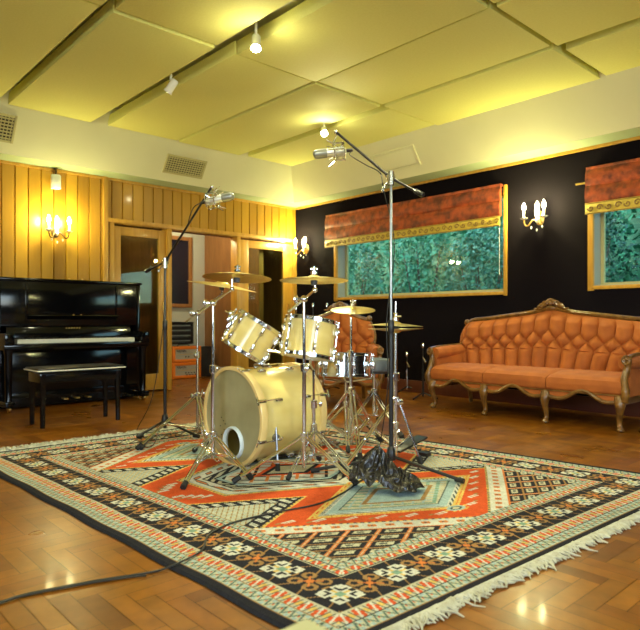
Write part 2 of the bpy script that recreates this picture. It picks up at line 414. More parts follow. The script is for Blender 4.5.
# hanging acoustic panels
rows = [('nearest the camera', -1.9, -.35), ('second row', -.2, .62), ('third row', .74, 1.69), ('fourth row', 1.785, 2.60), ('fifth row', 2.79, 3.625), ('sixth row', 3.655, 4.52), ('row by the windows', 4.66, 5.40)]
cols = [('left end, by the panelled wall', -6.46, -4.045), ('middle', -4.015, -2.275), ('right of middle', -2.225, -.40), ('far right', -.36, 1.9)]
PZ = 3.02
for ri, (rn, ya, yb) in enumerate(rows):
    for ci, (cn, xa, xb) in enumerate(cols):
        if ri < 2 and ci < 0: continue
        y_a, y_b = ya, yb
        if ri == 6 and ci == 1: y_a, y_b = 4.55, 5.46
        if ri == 6 and ci == 2: y_b = 5.42
        if ri == 5 and ci == 1: y_b = 4.51
        z = PZ - (.01 if (ri+ci) % 2 else 0)
        t = thing('ceiling_panel', f'yellow fabric ceiling panel in the {rn} of panels, {cn}' if 'row' in rn else f'yellow fabric ceiling panel in the row {rn}, {cn}', 'ceiling panel', ((xa+xb)/2,(y_a+y_b)/2,z), group='hanging acoustic ceiling panels')
        MB().box((0,0,.055),(xb-xa,y_b-y_a,.11),bev=.006).build('panel', M['panel'], t)
        b = MB()
        for sx in (-1,1):
            for sy in (-1,1): b.rod((sx*(xb-xa)*.4, sy*(y_b-y_a)*.35, .11), (sx*(xb-xa)*.4, sy*(y_b-y_a)*.35, 3.2-z), .006)
        b.build('hanger', M['blackm'], t)

# vents in the cove
def cove_frame(side, s, h):
    """matrix of a patch on the sloping cove: local x along the wall, y up the slope, z out into the room"""
    k = h/(Z1-Z0)
    if side == 'left':
        o = Vector((x1+RUN*k, s, Z0+h)); xa = Vector((0,1,0)); ya = Vector((RUN,0,Z1-Z0)).normalized()
    else:
        o = Vector((s, y2-RUN*k, Z0+h)); xa = Vector((1,0,0)); ya = Vector((0,-RUN,Z1-Z0)).normalized()
    za = xa.cross(ya)
    if za.z > 0: xa = -xa; za = -za
    R = Matrix((xa, ya, za)).transposed()
    return o, R.to_quaternion()
def vent(s, h, w, hh, label):
    o, q = cove_frame('left', s, h)
    t = thing('air_vent', label, 'air vent', o, quat=q, group='air vents in the cove')
    b = MB()
    for sg in (-1,1): b.box((sg*(w/2+.012),0,.008),(.024,hh+.05,.016),bev=.004); b.box((0,sg*(hh/2+.012),.008),(w,.024,.016),bev=.004)
    b.build('vent_frame', M['vent'], t)
    MB().box((0,0,.003),(w,hh,.004)).build('backing', M['ventdark'], t)
    b = MB(); n = 7
    for i in range(n): b.box((0,-hh/2+hh*(i+.5)/n,.009),(w,hh/n*.42,.006))
    for i in range(15): b.box((-w/2+w*(i+.5)/15,0,.011),(.008,hh,.005))
    b.build('louvre', M['vent'], t)
def cove_hit(x, y):
    # intersection of the viewing ray with the sloping cove of the left wall / window wall
    t = (x-320)/F_; dx = (FW+RT*t); dz = (CY-y)/F_; k = RUN/(Z1-Z0)
    # left: X = x1 + k*(Z-Z0)
    d = (x1 + k*(CH-Z0))/(dx.x - k*dz)
    dw = (y2 - k*(CH-Z0))/(dx.y + k*dz)
    return (dx.y*d, CH+dz*d-Z0), (dx.x*dw, CH+dz*dw-Z0)
(s_, h_), _ = cove_hit(185, 166.5)
vent(s_, h_, .50, .19, 'slatted air vent in the sloping cove above the passage')
(s_, h_), _ = cove_hit(-15, 124)
vent(s_, h_, .50, .24, 'slatted air vent cut off by the left edge of the photo')
_, (s_, h_) = cove_hit(395, 160)
o, q = cove_frame('right', s_, h_)
t = thing('access_hatch', 'plain painted access hatch in the cove above the red blind', 'hatch', o, quat=q)
MB().box((0,0,.004),(.62,.20,.012),bev=.003).build('hatch_lid', M['plaster'], t)
b = MB()
for sg in (-1,1): b.box((sg*.325,0,.007),(.02,.24,.014)); b.box((0,sg*.115,.007),(.65,.02,.014))
b.build('hatch_frame', M['plaster'], t)

# ------------------------------------------------------------------ windows and blinds
def window(name, w, label):
    cx, cz = (w[0]+w[1])/2, (w[2]+w[3])/2; W = w[1]-w[0]; H = w[3]-w[2]
    t = thing(name, label, 'window', (cx, YW, cz), kind='structure')
    b = MB()
    for s in (-1,1): b.box((s*(W/2-.01),.105,0),(.02,.23,H),bev=.002)
    b.box((0,.105,-H/2+.01),(W-.04,.23,.02),bev=.002); b.box((0,.105,H/2-.01),(W-.04,.23,.02),bev=.002)
    b.build('reveal', M['sheetgrey'], t); b = MB()
    for s in (-1,1): b.box((s*(W/2+.005),-.012,0),(.055 if s < 0 else .035,.034,H+.07),bev=.004)
    b.box((0,-.012,-H/2-.005),(W,.034,.035),bev=.004)
    b.build('window_frame', M['frame'], t)
    b = MB()
    for s in (-1,1): b.box((s*(W/2-.035),.17,0),(.03,.04,H-.04))
    b.box((0,.17,-H/2+.035),(W-.1,.04,.03)); b.box((0,.17,H/2-.035),(W-.1,.04,.03))
    b.build('sash', M['vent'], t)
    MB().box((0,.17,0),(W-.1,.006,H-.1)).build('glass', M['glass'], t, smooth=False)
window('window_1', W1, 'wide picture window under the longer red blind'); window('window_2', W2, 'picture window above the sofa, cut off by the right edge')
def blind(xa, xb, label):
    W = xb-xa; t = thing('roman_blind', label, 'blind', ((xa+xb)/2, YW-.03, 2.37))
    H = .45
    def f(u, v):
        x = (u-.5)*W; z = -v*H*.76
        fold = .018*abs(math.sin(v*PI*2.0))**.6
        return (x, -.035-fold-.006*math.sin(x*9+v*3)*math.sin(v*PI)-.02*v, z+.004*math.sin(x*5+v*6))
    b = MB(); b.grid(f, 60, 24); b.grid(lambda u,v: ((u-.5)*W, -.02, -v*H*.76), 2, 2)
    for s in (0,1):
        b.grid(lambda u,v,s=s: ((s-.5)*W, -.02+(f(s,v)[1]+.02)*u, f(s,v)[2]), 2, 24)
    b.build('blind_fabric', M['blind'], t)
    MB().box((0,-.02,0),(W,.05,.03),bev=.004).build('headrail', M['blind'], t)
    zb = -H*.76
    tr = MB().box((0,-.057,zb-.05),(W,.012,.11),bev=.003).build('trim_band', M['blindtrim'], t)
    b = MB()
    n = int(W/.085)
    for i in range(n):
        x = -W/2+.055+i*W/n; pts = []
        for k in range(15):
            a = k/14*2.2*PI; r = .032*(1-k/17); pts.append((x+r*math.cos(a+(0 if i%2 else PI)), -.065, zb-.05+r*math.sin(a)*(1 if i%2 else -1)))
        b.tube(pts, .007, 5)
    for z in (zb-.003, zb-.098): b.rod((-W/2,-.065,z),(W/2,-.065,z),.004,n=5)
    b.build('scroll_pattern', M['scroll'], tr)
    MB().rod((W/2-.02,-.03,-.2),(W/2-.02,-.03,-.98),.003,n=5).build('pull_cord', M['white'], t)
    if xa > -3: MB().rod((-W/2-.11,-.02,-.13),(-W/2+.02,-.02,-.13),.012).build('bracket', M['gold'], t)
blind(-6.34, -3.56, 'long red velvet blind with gold scroll trim over the wide window')
blind(-2.63, .1, 'red velvet blind with gold trim at the right edge, above the sofa')

# ------------------------------------------------------------------ garden
struct(MB().box((-4, 13, -.35),(40,13,.1)).build('ground', M['soil'], smooth=False))
def shrub(x, y, h, r, m, label, n=2600, ls=.11):
    t = thing('shrub', label, 'shrub', (x,y,-.3), group='shrubs outside the windows')
    V = []; Fs = []
    for i in range(n):
        a = random.uniform(0,2*PI); u = random.uniform(-1,1); q = random.uniform(.55,1)**.5
        rr = math.sqrt(1-u*u)*r*q*(1+.25*math.sin(3*a+u*5)); c = Vector((rr*math.cos(a), rr*math.sin(a), h*.55+u*h*.5*q))
        d = Vector((random.gauss(0,1),random.gauss(0,1),random.gauss(-.2,.8))).normalized(); e = d.orthogonal().normalized(); e.rotate(Quaternion(d, random.uniform(0,6.28)))
        L_ = ls*random.uniform(.6,1.4); o = len(V)
        V.extend([c, c+d*L_*.5+e*L_*.28, c+d*L_, c+d*L_*.5-e*L_*.28]); Fs.append((o,o+1,o+2,o+3))
    b = MB(); b.v = [tuple(p) for p in V]; b.f = Fs; b.build('foliage', m, t, smooth=False)
    b = MB()
    for k in range(5):
        a = k*1.26; b.tube([(0,0,0),(.1*math.cos(a),.1*math.sin(a),h*.3),(r*.6*math.cos(a),r*.6*math.sin(a),h*.75)],[.04,.03,.01],6)
    b.build('branches', M['bark'], t)
for i, (x,y,h,r,mm,lb) in enumerate([
  (-10.4,9.3,3.4,.62,'leaf1','dark shrub at the left end of the wide window view'),
  (-8.75,8.9,2.9,.60,'leaf3','teal green shrub left of centre in the wide window'),
  (-7.15,9.2,3.3,.62,'leaf1','shrub behind the middle of the wide window'),
  (-5.6,8.8,2.8,.60,'leaf3','pale green shrub right of centre in the wide window'),
  (-4.05,9.1,3.2,.62,'leaf2','dark bush towards the right end of the wide window'),
  (-2.5,8.9,3.3,.60,'leaf3','pale leafy bush outside the right-hand window'),
  (-.9,8.7,3.0,.60,'leaf1','green bush outside the right-hand window near the photo edge')]):
    shrub(x,y,h,r,M[mm],lb,5200,.065)
# tall hedge that closes the view
V=[];b=MB()
for i in range(22000):
    c = Vector((random.uniform(-16,4), random.uniform(10.4,11.5), random.uniform(-.3,5))); d = Vector((random.gauss(0,1),random.gauss(0,1),random.gauss(0,1))).normalized(); e = d.orthogonal().normalized(); L_=random.uniform(.09,.19)
    b.add([c,c+d*L_*.5+e*L_*.3,c+d*L_,c+d*L_*.5-e*L_*.3],[(0,1,2,3)])
b.box((-6,11.9,2.3),(22,.6,5.2))
tag(b.build('hedge', M['leaf1'], smooth=False), 'tall dark green hedge closing the view behind the shrubs', 'hedge')

# ------------------------------------------------------------------ lights of the room
def point(loc, e, col=(1,.95,.42), r=.03, name='lamp_light'):
    l = bpy.data.lights.new(name,'POINT'); l.energy = e; l.color = col; l.shadow_soft_size = r
    o = bpy.data.objects.new(name,l); COL.objects.link(o); o.location = loc; return o
def spot(loc, target, e, ang=100, col=(1,.96,.56), r=.05):
    l = bpy.data.lights.new('spot_light','SPOT'); l.energy = e; l.color = col; l.spot_size = math.radians(ang); l.spot_blend = .7; l.shadow_soft_size = r
    o = bpy.data.objects.new('spot_light',l); COL.objects.link(o); o.location = loc
    o.rotation_euler = (Vector(target)-Vector(loc)).to_track_quat('-Z','Y').to_euler(); return o
def area(loc, target, sx, sy, e, col):
    l = bpy.data.lights.new('added_daylight','AREA'); l.shape='RECTANGLE'; l.size=sx; l.size_y=sy; l.energy=e; l.color=col
    o = bpy.data.objects.new('added_daylight',l); COL.objects.link(o); o.location = loc
    o.rotation_euler = (Vector(target)-Vector(loc)).to_track_quat('-Z','Y').to_euler(); return o
SCE = 30
def sconce(loc, rz, label, metal, mat_arm, e=SCE):
    """wall sconce, local -Y points into the room"""
    t = thing('wall_sconce', label, 'wall lamp', loc, rz, group='candle wall sconces')
    MB().lathe([(.0,-.0),(.045,.0),(.05,.008),(.03,.018),(.0,.02)],20,Matrix.Rotation(PI/2,4,'X')@Matrix.Scale(1.5,4,(0,1,0))).build('backplate', metal, t)
    b = MB()
    pr = [(.004,-.06),(.016,-.05),(.024,-.03),(.016,-.01),(.022,.02),(.028,.07),(.02,.11),(.026,.13),(.012,.16),(.0,.175)]
    b.lathe(pr, 14, Matrix.Translation((0,-.06,.0))); b.rod((0,0,-.01),(0,-.06,-.01),.01)
    b.build('crystal_column', M['crystal'], t)
    for s in (-1,1):
        a = MB().tube(bez([(0,-.06,-.04),(s*.035,-.09,-.03),(s*.07,-.12,-.085),(s*.10,-.13,-.07),(s*.11,-.13,-.015)],6), .008, 8)
        ao = a.build('arm', mat_arm, t)
        MB().lathe([(.006,-.012),(.03,-.004),(.042,.006),(.038,.008),(.0,.0)],16,Matrix.Translation((s*.11,-.13,-.012))).build('drip_tray', M['crystal'], ao)
        c = MB().lathe([(.011,-.005),(.011,.075),(.008,.08)],12,Matrix.Translation((s*.11,-.13,-.005))).build('candle', M['candle'], t)
        MB().lathe([(.007,.0),(.017,.018),(.02,.035),(.014,.058),(.005,.08),(.0,.088)],14,Matrix.Translation((s*.11,-.13,.073))).build('bulb', M['bulb'], c)
        p = Matrix.Rotation(rz,4,'Z') @ Vector((s*.11,-.17,.115)) + Vector(loc)
        point(p, e)
    for s in (-1,0,1):
        d = MB()
        d.lathe([(.0,-.02),(.009,-.006),(.007,.006),(.0,.014)],8,Matrix.Translation((s*.06,-.07,-.1-(.03 if s==0 else 0))))
        d.build('pendant_drop', M['crystal'], t)
sconce((XL,2.444,1.90), -PI/2+PI, 'candle wall sconce on the golden boards above the piano', M['bronze'], M['bronze'], 18)
sconce((-6.83,YW,1.96), 0, 'candle wall sconce in the far corner, left of the red blind', M['gold'], M['gold'], 30)
sconce((-3.142,YW,1.965), 0, 'candle wall sconce on the dark wall between the two blinds', M['gold'], M['gold'], 30)
sconce((XR,3.4,1.95), -PI/2, 'added, unseen candle wall sconce on the wall behind the camera', M['gold'], M['gold'])  # this and the next two sconces are added out of view to brighten the room
sconce((-3.2,YN,1.95), PI, 'added, unseen candle wall sconce on the near wall left of its window', M['gold'], M['gold'])
sconce((XR,-1.6,1.95), -PI/2, 'added, unseen candle wall sconce in the near corner behind the camera', M['gold'], M['gold'])
# white cylindrical fitting hanging from a brown bracket
t = thing('wall_fitting', 'small white cylindrical fitting hanging from a brown bracket above the sconce', 'fitting', (XL+.07,2.43,2.44))
MB().lathe([(.0,-.075),(.05,-.075),(.053,-.07),(.053,.07),(.048,.077),(.0,.077)],24).build('cylinder_body', M['white'], t)
MB().tube([(-.07,0,.15),(-.03,0,.15),(0,0,.13),(0,0,.075)],.012,8).build('bracket', M['bronze'], t)

def ceiling_spot(px, py, lit, label, aim, e=40):
    z = 2.93; d = F_*(z-CH)/(CY-py); p = dp(px,py,d)
    t = thing('ceiling_spotlight', label, 'spotlight', p, group='ceiling spotlights')
    di = (Vector(aim)-p).normalized(); q = di.to_track_quat('Z','Y').to_matrix().to_4x4()
    MB().lathe([(.0,-.075),(.025,-.072),(.032,-.06),(.034,.03),(.04,.055),(.036,.056),(.03,.03),(.0,.02)],20,q).build('lamp_head', M['white'], t)
    b = MB(); b.rod((0,0,.0),(0,0,3.2-z),.01); b.lathe([(.0,0),(.035,0),(.035,.02),(.0,.02)],16,Matrix.Translation((0,0,3.2-z-.02)))
    b.build('stem', M['white'], t)
    MB().lathe([(.0,.0),(.026,.0),(.03,.012),(.02,.026),(.0,.032)],16,q@Matrix.Translation((0,0,.03))).build('bulb', M['spotbulb'] if lit else M['silver'], t)
    if lit:
        spot(p+di*.075, aim, e, 130); point(p+di*.10, 7, (1,.96,.58), .03, 'spot_glow')
    return p
ceiling_spot(256,43,True,'lit ceiling spotlight in the gap nearest the camera',(-2.7,1.9,.4),190)
ceiling_spot(171,87,False,'unlit white ceiling spotlight over the piano side',(-6.2,1.6,.6))
ceiling_spot(324,131,True,'lit ceiling spotlight beyond the hanging microphone',(-2.7,2.8,.4),100)
for p in ((-1.6,.68),(-.6,2.7),(-2.4,2.70),(.6,.66)):  # spotlights invented out of view to light the room
    t = thing('ceiling_spotlight','added lit ceiling spotlight in a panel gap, out of view','spotlight',(p[0],p[1],2.95),group='added ceiling spotlights outside the frame')
    MB().lathe([(.0,.075),(.025,.072),(.032,.06),(.034,-.03),(.04,-.055),(.036,-.056),(.03,-.03),(.0,-.02)],20).build('lamp_head', M['white'], t)
    MB().rod((0,0,.07),(0,0,.25),.01).build('stem', M['white'], t)
    MB().lathe([(.0,-.03),(.02,-.036),(.03,-.045),(.0,-.05)],16).build('bulb', M['spotbulb'], t)
    spot((p[0],p[1],2.87),(p[0]-.5,p[1]+.8,0),70,140)
# daylight: area lamps added outside the invented rear windows; sky for the picture windows
area((XR+.25,(RW[0]+RW[1])/2,1.65),(-3,3,.6),2.8,1.25,80,(.76,.90,1))
area(((NW[0]+NW[1])/2,YN-.25,1.65),(-2.5,3,.6),2.4,1.25,70,(.80,.92,1))
point((-7.9,3.4,2.3),7,(1,.9,.5),.08,'booth_light'); point((-7.9,4.4,2.35),60,(1,.9,.55),.08,'booth_light')
w = bpy.data.worlds.new('World'); sc.world = w; w.use_nodes = True
nt = w.node_tree; sk = nt.nodes.new('ShaderNodeTexSky'); sk.sky_type = 'NISHITA'; sk.sun_disc = False; sk.sun_elevation = math.radians(35); sk.sun_rotation = math.radians(200)
nt.links.new(sk.outputs[0], nt.nodes['Background'].inputs[0]); nt.nodes['Background'].inputs[1].default_value = 1.1

# ------------------------------------------------------------------ rug
RC = [Vector((-1.165,1.125)), Vector((-1.03,3.82)), Vector((-4.5,.975)), Vector((-4.5,3.43))]   # near-front, near-back, far-front, far-back
def rugp(a, c): return (RC[0]*(1-a)+RC[2]*a)*(1-c) + (RC[1]*(1-a)+RC[3]*a)*c
def rug_colours(u, v, U, V):
    C = dict(k=(.016,.016,.022), c=(.41,.39,.28), w=(.50,.50,.44), b=(.28,.38,.39), g=(.17,.28,.21), r=(.50,.075,.02), t=(.27,.155,.06), o=(.50,.16,.04), y=(.55,.38,.10), d=(.06,.08,.08))
    C = {k: np.array(x, np.float32) for k, x in C.items()}
    out = np.zeros(u.shape+(3,), np.float32); out[:] = C['k']
    def put(mask, c): out[mask] = C[c]
    uu = np.minimum(u, U-u); vv = np.minimum(v, V-v); e = np.minimum(uu, vv)
    s = np.where(vv < uu, u, v); full = np.where(vv < uu, U, V)
    B = [.045,.10,.16,.365,.405,.45]
    def zig(lo, hi, per, ph=0):
        q = ((s/per+ph) % 1.0); t = (e-lo)/(hi-lo); return q, t
    def light(lo, hi):
        m = (e >= lo) & (e < hi); q, t = zig(lo, hi, .038)
        put(m, 'c'); z = np.abs(q*2-1)
        put(m & (np.abs(t-.15-.7*z) < .17), 'g'); put(m & (np.abs(t-.15-.7*z) < .09), 'd'); put(m & (t > .7) & (np.abs(q-.5) < .22), 'b'); put(m & (t < .3) & ((q < .2)|(q > .8)), 'b')
        put(m & (t > .42) & (t < .6) & (np.abs(q-.0) < .12), 'r'); put(m & ((t < .07)|(t > .93)), 't')
    def redb(lo, hi):
        m = (e >= lo) & (e < hi); q, t = zig(lo, hi, .06)
        put(m, 'c'); tri = np.abs(q-.5) < .30*(1-np.abs(t-.5)*1.1)
        put(m & tri, 'r'); put(m & (np.abs(q-.5-(t-.5)*.45) < .07), 'w'); put(m & ((q < .1)|(q > .9)) & (np.abs(t-.5) < .25), 'y'); put(m & (np.abs(np.abs(q-.5)-.36) < .04), 'd')
        put(m & ((t < .06)|(t > .94)), 'k')
    light(B[0], B[1]); redb(B[1], B[2]); redb(B[3], B[4]); light(B[4], B[5])
    # main border
    m = (e >= B[2]) & (e < B[3]); mid = (B[2]+B[3])/2
    put(m, 'k')
    n = np.where(vv < uu, 10, 8); per = (full-2*mid)/n
    ph = (s-mid)/per; k = np.round(ph); p = (ph-k)*per; qv = e-mid
    # corners: use the true local axes
    kk = np.round(ph*2)/2; odd = (np.abs(kk*2) % 2) == 1
    ph2 = np.where(odd, (ph-kk)*per, p)
    ap, aq = np.abs(ph2), np.abs(qv)
    half = np.abs(ph*2-np.round(ph*2))
    dline = np.abs(np.abs(((ph*2-.5) % 1)-.5)*2*.0 + aq/ .1025 - (1-np.abs(((ph*2)%1)-.5)*2)*1.05)
    put(m & (np.abs(aq-.1025*np.minimum(1.0, (np.abs(((ph*2+.5)%1)-.5)*2)*1.3+.0)) < .006) & (aq > .02), 't')
    fl_ = m & ~odd & (ap < .062) & (aq < .054)
    cross = (ap < .006)|(aq < .005)
    hook = ((ap > .02) & (ap < .05) & (aq > .016) & (aq < .027)) | ((ap > .02) & (ap < .031) & (aq > .016) & (aq < .044)) | ((ap > .055) & (aq > .04) & (ap < .062) )
    put(fl_, 'w'); put(fl_ & hook, 'k'); put(fl_ & cross, 'y'); put(fl_ & (ap < .016) & (aq < .014), 'g'); put(fl_ & (((ap < .011) & (aq > .036)) | ((aq < .009) & (ap > .042))), 'k')
    put(m & ~odd & (ap >= .062) & (ap < .085) & (aq < .022*(1-(ap-.062)/.022)), 't')
    tf = m & odd & (ap < .07) & (aq < .06)
    pet = ((ap-.036)**2/.028**2+(aq-.03)**2/.026**2) < 1
    put(tf & pet, 't'); put(tf & (((ap-.038)**2/.013**2+(aq-.032)**2/.012**2) < 1), 'k'); put(tf & (ap+aq < .017), 'o'); put(tf & (np.abs(ap-aq) < .004) & (ap < .03), 'o')
    put(m & ((e < B[2]+.006)|(e > B[3]-.006)), 'c')
    # field
    f = e >= B[5]
    x = np.abs(u-U/2); y = np.abs(v-V/2); sx = u-U/2; sy = v-V/2
    a_, b_ = U/2-B[5], V/2-B[5]
    put(f, 'r')
    # corner lattices
    h = (y-.04)/(b_-.04) - (a_-x)/.53          # >0 outside the red
    dist = h*.43
    cor = f & (dist > 0)
    put(cor, 'w')
    dd = (x*.79/.95 - y*.53/.95)                # along the hypotenuse
    al = (x*.56-y*.83)
    q = (al/.075) % 1
    put(cor & (dist > .02) & (dist < .075) & (np.abs(q-.5) < .25) & (np.abs(dist-.047) < .014), 'o'); put(cor & (np.abs(dist-.047) < .007) & (np.abs(q-.5) < .06), 'd')
    put(cor & (dist < .012), 'y'); put(cor & (dist < .012) & ((al/.03)%1 < .5), 'd')
    lat = cor & (dist > .088)
    put(lat, 'k')
    g1 = ((x*.218-y*.123)/.25/.115) % 1; g2 = ((dist-.09)/.07) % 1
    put(lat & (np.abs(g1-.55) < .27) & (np.abs(g2-.5) < .22), 'c'); put(lat & (np.abs(g1-.5) < .12) & (np.abs(g2-.5) < .10), 'd')
    put(lat & (np.abs(g1-.07) < .07), 'o'); put(lat & (np.abs(g1-.07) < .015), 'c'); put(lat & (g2 < .12), 't'); put(lat & (dist < .098), 'o')
    # side triangles (dark border, cream inside)
    tx = np.abs(x-.485); ty = (b_-y)
    tr = 1 - tx/.25 - ty/.47
    tm = f & (tr > 0) & (dist <= 0)
    put(f & (tr > -.07) & (dist <= 0), 'y'); put(f & (tr > -.035) & (tr < -.0) & ((y/.03)%1 < .4) & (dist <= 0), 'd')
    put(tm, 'k'); put(tm & (tr > .33), 'c'); put(tm & (tr > .33) & ((x/.035+y/.03)%1 < .3), 'b'); put(tm & (tr > .33) & ((x/.035-y/.03)%1 < .2), 't')
    qq = (y/.055) % 1; put(tm & (tr > .07) & (tr < .27) & (np.abs(qq-.5) < .27) & ((x/.016)%1 < .75), 'w')
    # central medallion
    hx = .47 - .27*np.minimum(1, y/.60); hd = np.minimum((hx-x)*.9, .60-y)
    cm = f & (hd > -.022)
    put(cm, 'y'); put(f & (hd > -.016) & (hd < -.006) & (((x+y)/.03)%1 < .5), 'd')
    cm = f & (hd > 0); put(cm, 'w'); put(cm & (hd < .012), 'b'); 
    q = ((y+.4*x)/.09) % 1
    put(cm & (np.abs(hd-.05) < .016) & (np.abs(q-.5) < .28), 'd'); put(cm & (np.abs(hd-.05) < .007) & (np.abs(q-.5) < .22), 'o')
    put(cm & (hd > .085) & (hd < .15), 'k'); put(cm & (np.abs(hd-.118) < .02) & (((x*1.2+y)/.07)%1 < .5), 'c')
    put(cm & (hd > .15), 'b'); put(cm & (hd > .17), 'w'); put(cm & (hd > .17) & (np.abs(((x+y)/.11)%1-.5) < .12), 'k'); put(cm & (hd > .19) & (np.abs(((x-y)/.11)%1-.5) < .13), 'o')
    put(cm & (x/.16+y/.28 < 1), 'r'); put(cm & (x/.13+y/.23 < 1), 'k'); put(cm & (x/.10+y/.18 < 1), 'c')
    # light-blue diamonds
    dm = (1 - np.abs(x-.765)/.30 - y/.53)*.26
    put(f & (dm > -.03) & (dist < -.01), 'y'); put(f & (dm > -.02) & (dm < -.012) & (((y-x)/.03)%1 < .5) & (dist < -.01), 'r')
    d0 = f & (dm > 0); put(d0, 'b'); put(d0 & (dm < .022), 'w'); put(d0 & (dm < .016) & (((y+x)/.028)%1 < .5), 'd')
    put(d0 & (dm > .06), 'd'); put(d0 & (dm > .066), 'c'); put(d0 & (dm > .066) & (((x*1.5+y)/.09)%1 < .35), 'g'); put(d0 & (dm > .085) & (((x*1.5-y)/.08)%1 < .25), 'b'); put(d0 & (dm > .13), 't'); put(d0 & (dm > .15), 'b')
    # small comb motifs on the red
    def comb(cx, cy, fx, fy):
        lx = (sx-cx)*fx; ly = (sy-cy)*fy
        mm = f & (np.abs(lx) < .012) & (ly > -.035) & (ly < .03)
        put(mm, 'w'); put(mm & (ly > -.02) & (((ly+.5)/.012)%1 < .4) & (lx > -.004), 'r')
        put(f & (np.abs(lx+.012) < .008) & (ly > .03) & (ly < .06), 't')
    for fx in (-1,1):
        for fy in (-1,1):
            for k in range(6):
                tt = .12+.15*k; cx = .74+.47*tt-.055; cy = .80-.74*tt-.04
                if tt < .95: comb(fx*cx, fy*cy, fx, fy)
            for k in range(4): comb(fx*(.07+.03*k), fy*(.79-.035*k), 1, fy)
        ox = (np.abs(sx-fx*1.09)/.035)**2; oy = (sy/.06)**2; rr = ox+oy; an = np.arctan2(sy, sx-fx*1.09)
        put(f & (rr < 1.6) & (np.cos(an*12) > .1), 'y'); put(f & (rr < .8), 'b'); put(f & (rr < .35), 'd'); put(f & (rr < .12), 'c')
    return out
def make_rug():
    U, V = 3.35, 2.57; nu, nv = 670, 514
    t = thing('rug', 'large patterned red and black oriental rug with white fringes under the drum kit', 'rug', (-2.8,2.35,0))
    a, c = np.meshgrid(np.linspace(0,1,nu+1), np.linspace(0,1,nv+1))
    col = rug_colours(a*U, c*V, U, V)
    col *= (1+rng.normal(0,.10,a.shape)[...,None]).clip(.6,1.4).astype(np.float32)
    R0,R1,R2,R3 = [np.array(p) for p in RC]
    P = (R0*(1-a)[...,None]+R2*a[...,None])*(1-c)[...,None]+(R1*(1-a)[...,None]+R3*a[...,None])*c[...,None]
    wob = .004*np.sin(a*37+1)*((c < .5)*(1-2*c))**6 
    P[...,1] += wob
    z = RUGZ - .001 + .0008*np.sin(a*40)*np.sin(c*31)
    e = np.minimum(np.minimum(a,1-a)*U, np.minimum(c,1-c)*V); z = np.where(e < .006, .003, z)
    co_ = np.dstack([P[...,0]+2.8, P[...,1]-2.35, z]).reshape(-1,3).astype(np.float32)
    idx = np.arange((nu+1)*(nv+1)).reshape(nv+1, nu+1)
    q = np.stack([idx[:-1,:-1], idx[1:,:-1], idx[1:,1:], idx[:-1,1:]], -1).reshape(-1,4)
    me = bpy.data.meshes.new('pile')
    me.vertices.add(len(co_)); me.vertices.foreach_set('co', co_.ravel())
    me.loops.add(q.size); me.loops.foreach_set('vertex_index', q.ravel().astype(np.int32))
    me.polygons.add(len(q)); me.polygons.foreach_set('loop_start', np.arange(0,q.size,4,dtype=np.int32))
    me.update(calc_edges=True); me.validate()
    at = me.color_attributes.new('Col','FLOAT_COLOR','POINT')
    arr = np.ones((len(co_),4),np.float32); arr[:,:3] = col.reshape(-1,3); at.data.foreach_set('color', arr.ravel())
    me.shade_smooth()
    me.materials.append(attr_mat('rug_wool', .95, .12, 25, bump=.25, bscale=260, spec=.1))
    o = bpy.data.objects.new('pile', me); COL.objects.link(o); o.parent = t
    for lab, aa, sgn, n in (('near', 0, 1, 700), ('far', 1, -1, 500)):
        b = MB()
        for i in range(n):
            c_ = (i+random.random())/n; p = rugp(aa, c_); L_ = (random.uniform(.03,.06) if sgn > 0 else random.uniform(.05,.09))*(1.6 if random.random() < .06 else 1)
            an = random.gauss(0,.8); dx = math.cos(an)*L_*sgn; dy = math.sin(an)*L_; r = random.uniform(.0025,.0055)
            zz = random.uniform(.006,.013) if sgn > 0 else random.uniform(.012,.03)
            b.tube([(p.x-.012*sgn,p.y,.010),(p.x+dx*.3,p.y+dy*.1,zz+.004),(p.x+dx*.7,p.y+dy*.6,.007+random.uniform(0,.007)),(p.x+dx,p.y+dy+random.gauss(0,.008),.006)],[r,r*1.1,r,r*.5],5)
        b.tube([(rugp(aa,i/40).x-.004*sgn, rugp(aa,i/40).y, .008) for i in range(41)], .011, 6)
        f = b.build('fringe', M['fringe'], t, world=True); f['kind'] = 'stuff'; f['label'] = f'white knotted cotton fringe on the {lab} end'
make_rug()

# ------------------------------------------------------------------ cables on the floor
pts = [(-40,612),(0,602),(25,594.5),(62,587),(100,580),(137,574.5),(160,570)]
rpts = [(180,563),(202,550),(209,535),(233,522.5),(277.5,512),(319,503.6),(346,491),(360,481),(372,476)]
P = [fl(x,y,.006) for x,y in pts] + [fl(x,y,RUGZ+.005) for x,y in rpts]
P[6].z = .006; P[7].z = RUGZ+.008
tag(MB().tube(bez(P,8), .0042, 6).build('cable', M['cable']), 'long black cable running from the floor across the rug to the black bag', 'cable')
P2 = [fl(x,y+1,.006) for x,y in pts[:-1]] + [fl(152,574,.006)]
P2 = [p+Vector((.004*math.sin(i*2),.012*math.cos(i*1.7)-.012,0)) for i,p in enumerate(P2)]
tag(MB().tube(bez(P2,8), .0035, 6).build('cable', M['cable']), 'second black cable lying along the long one on the bare parquet', 'cable')

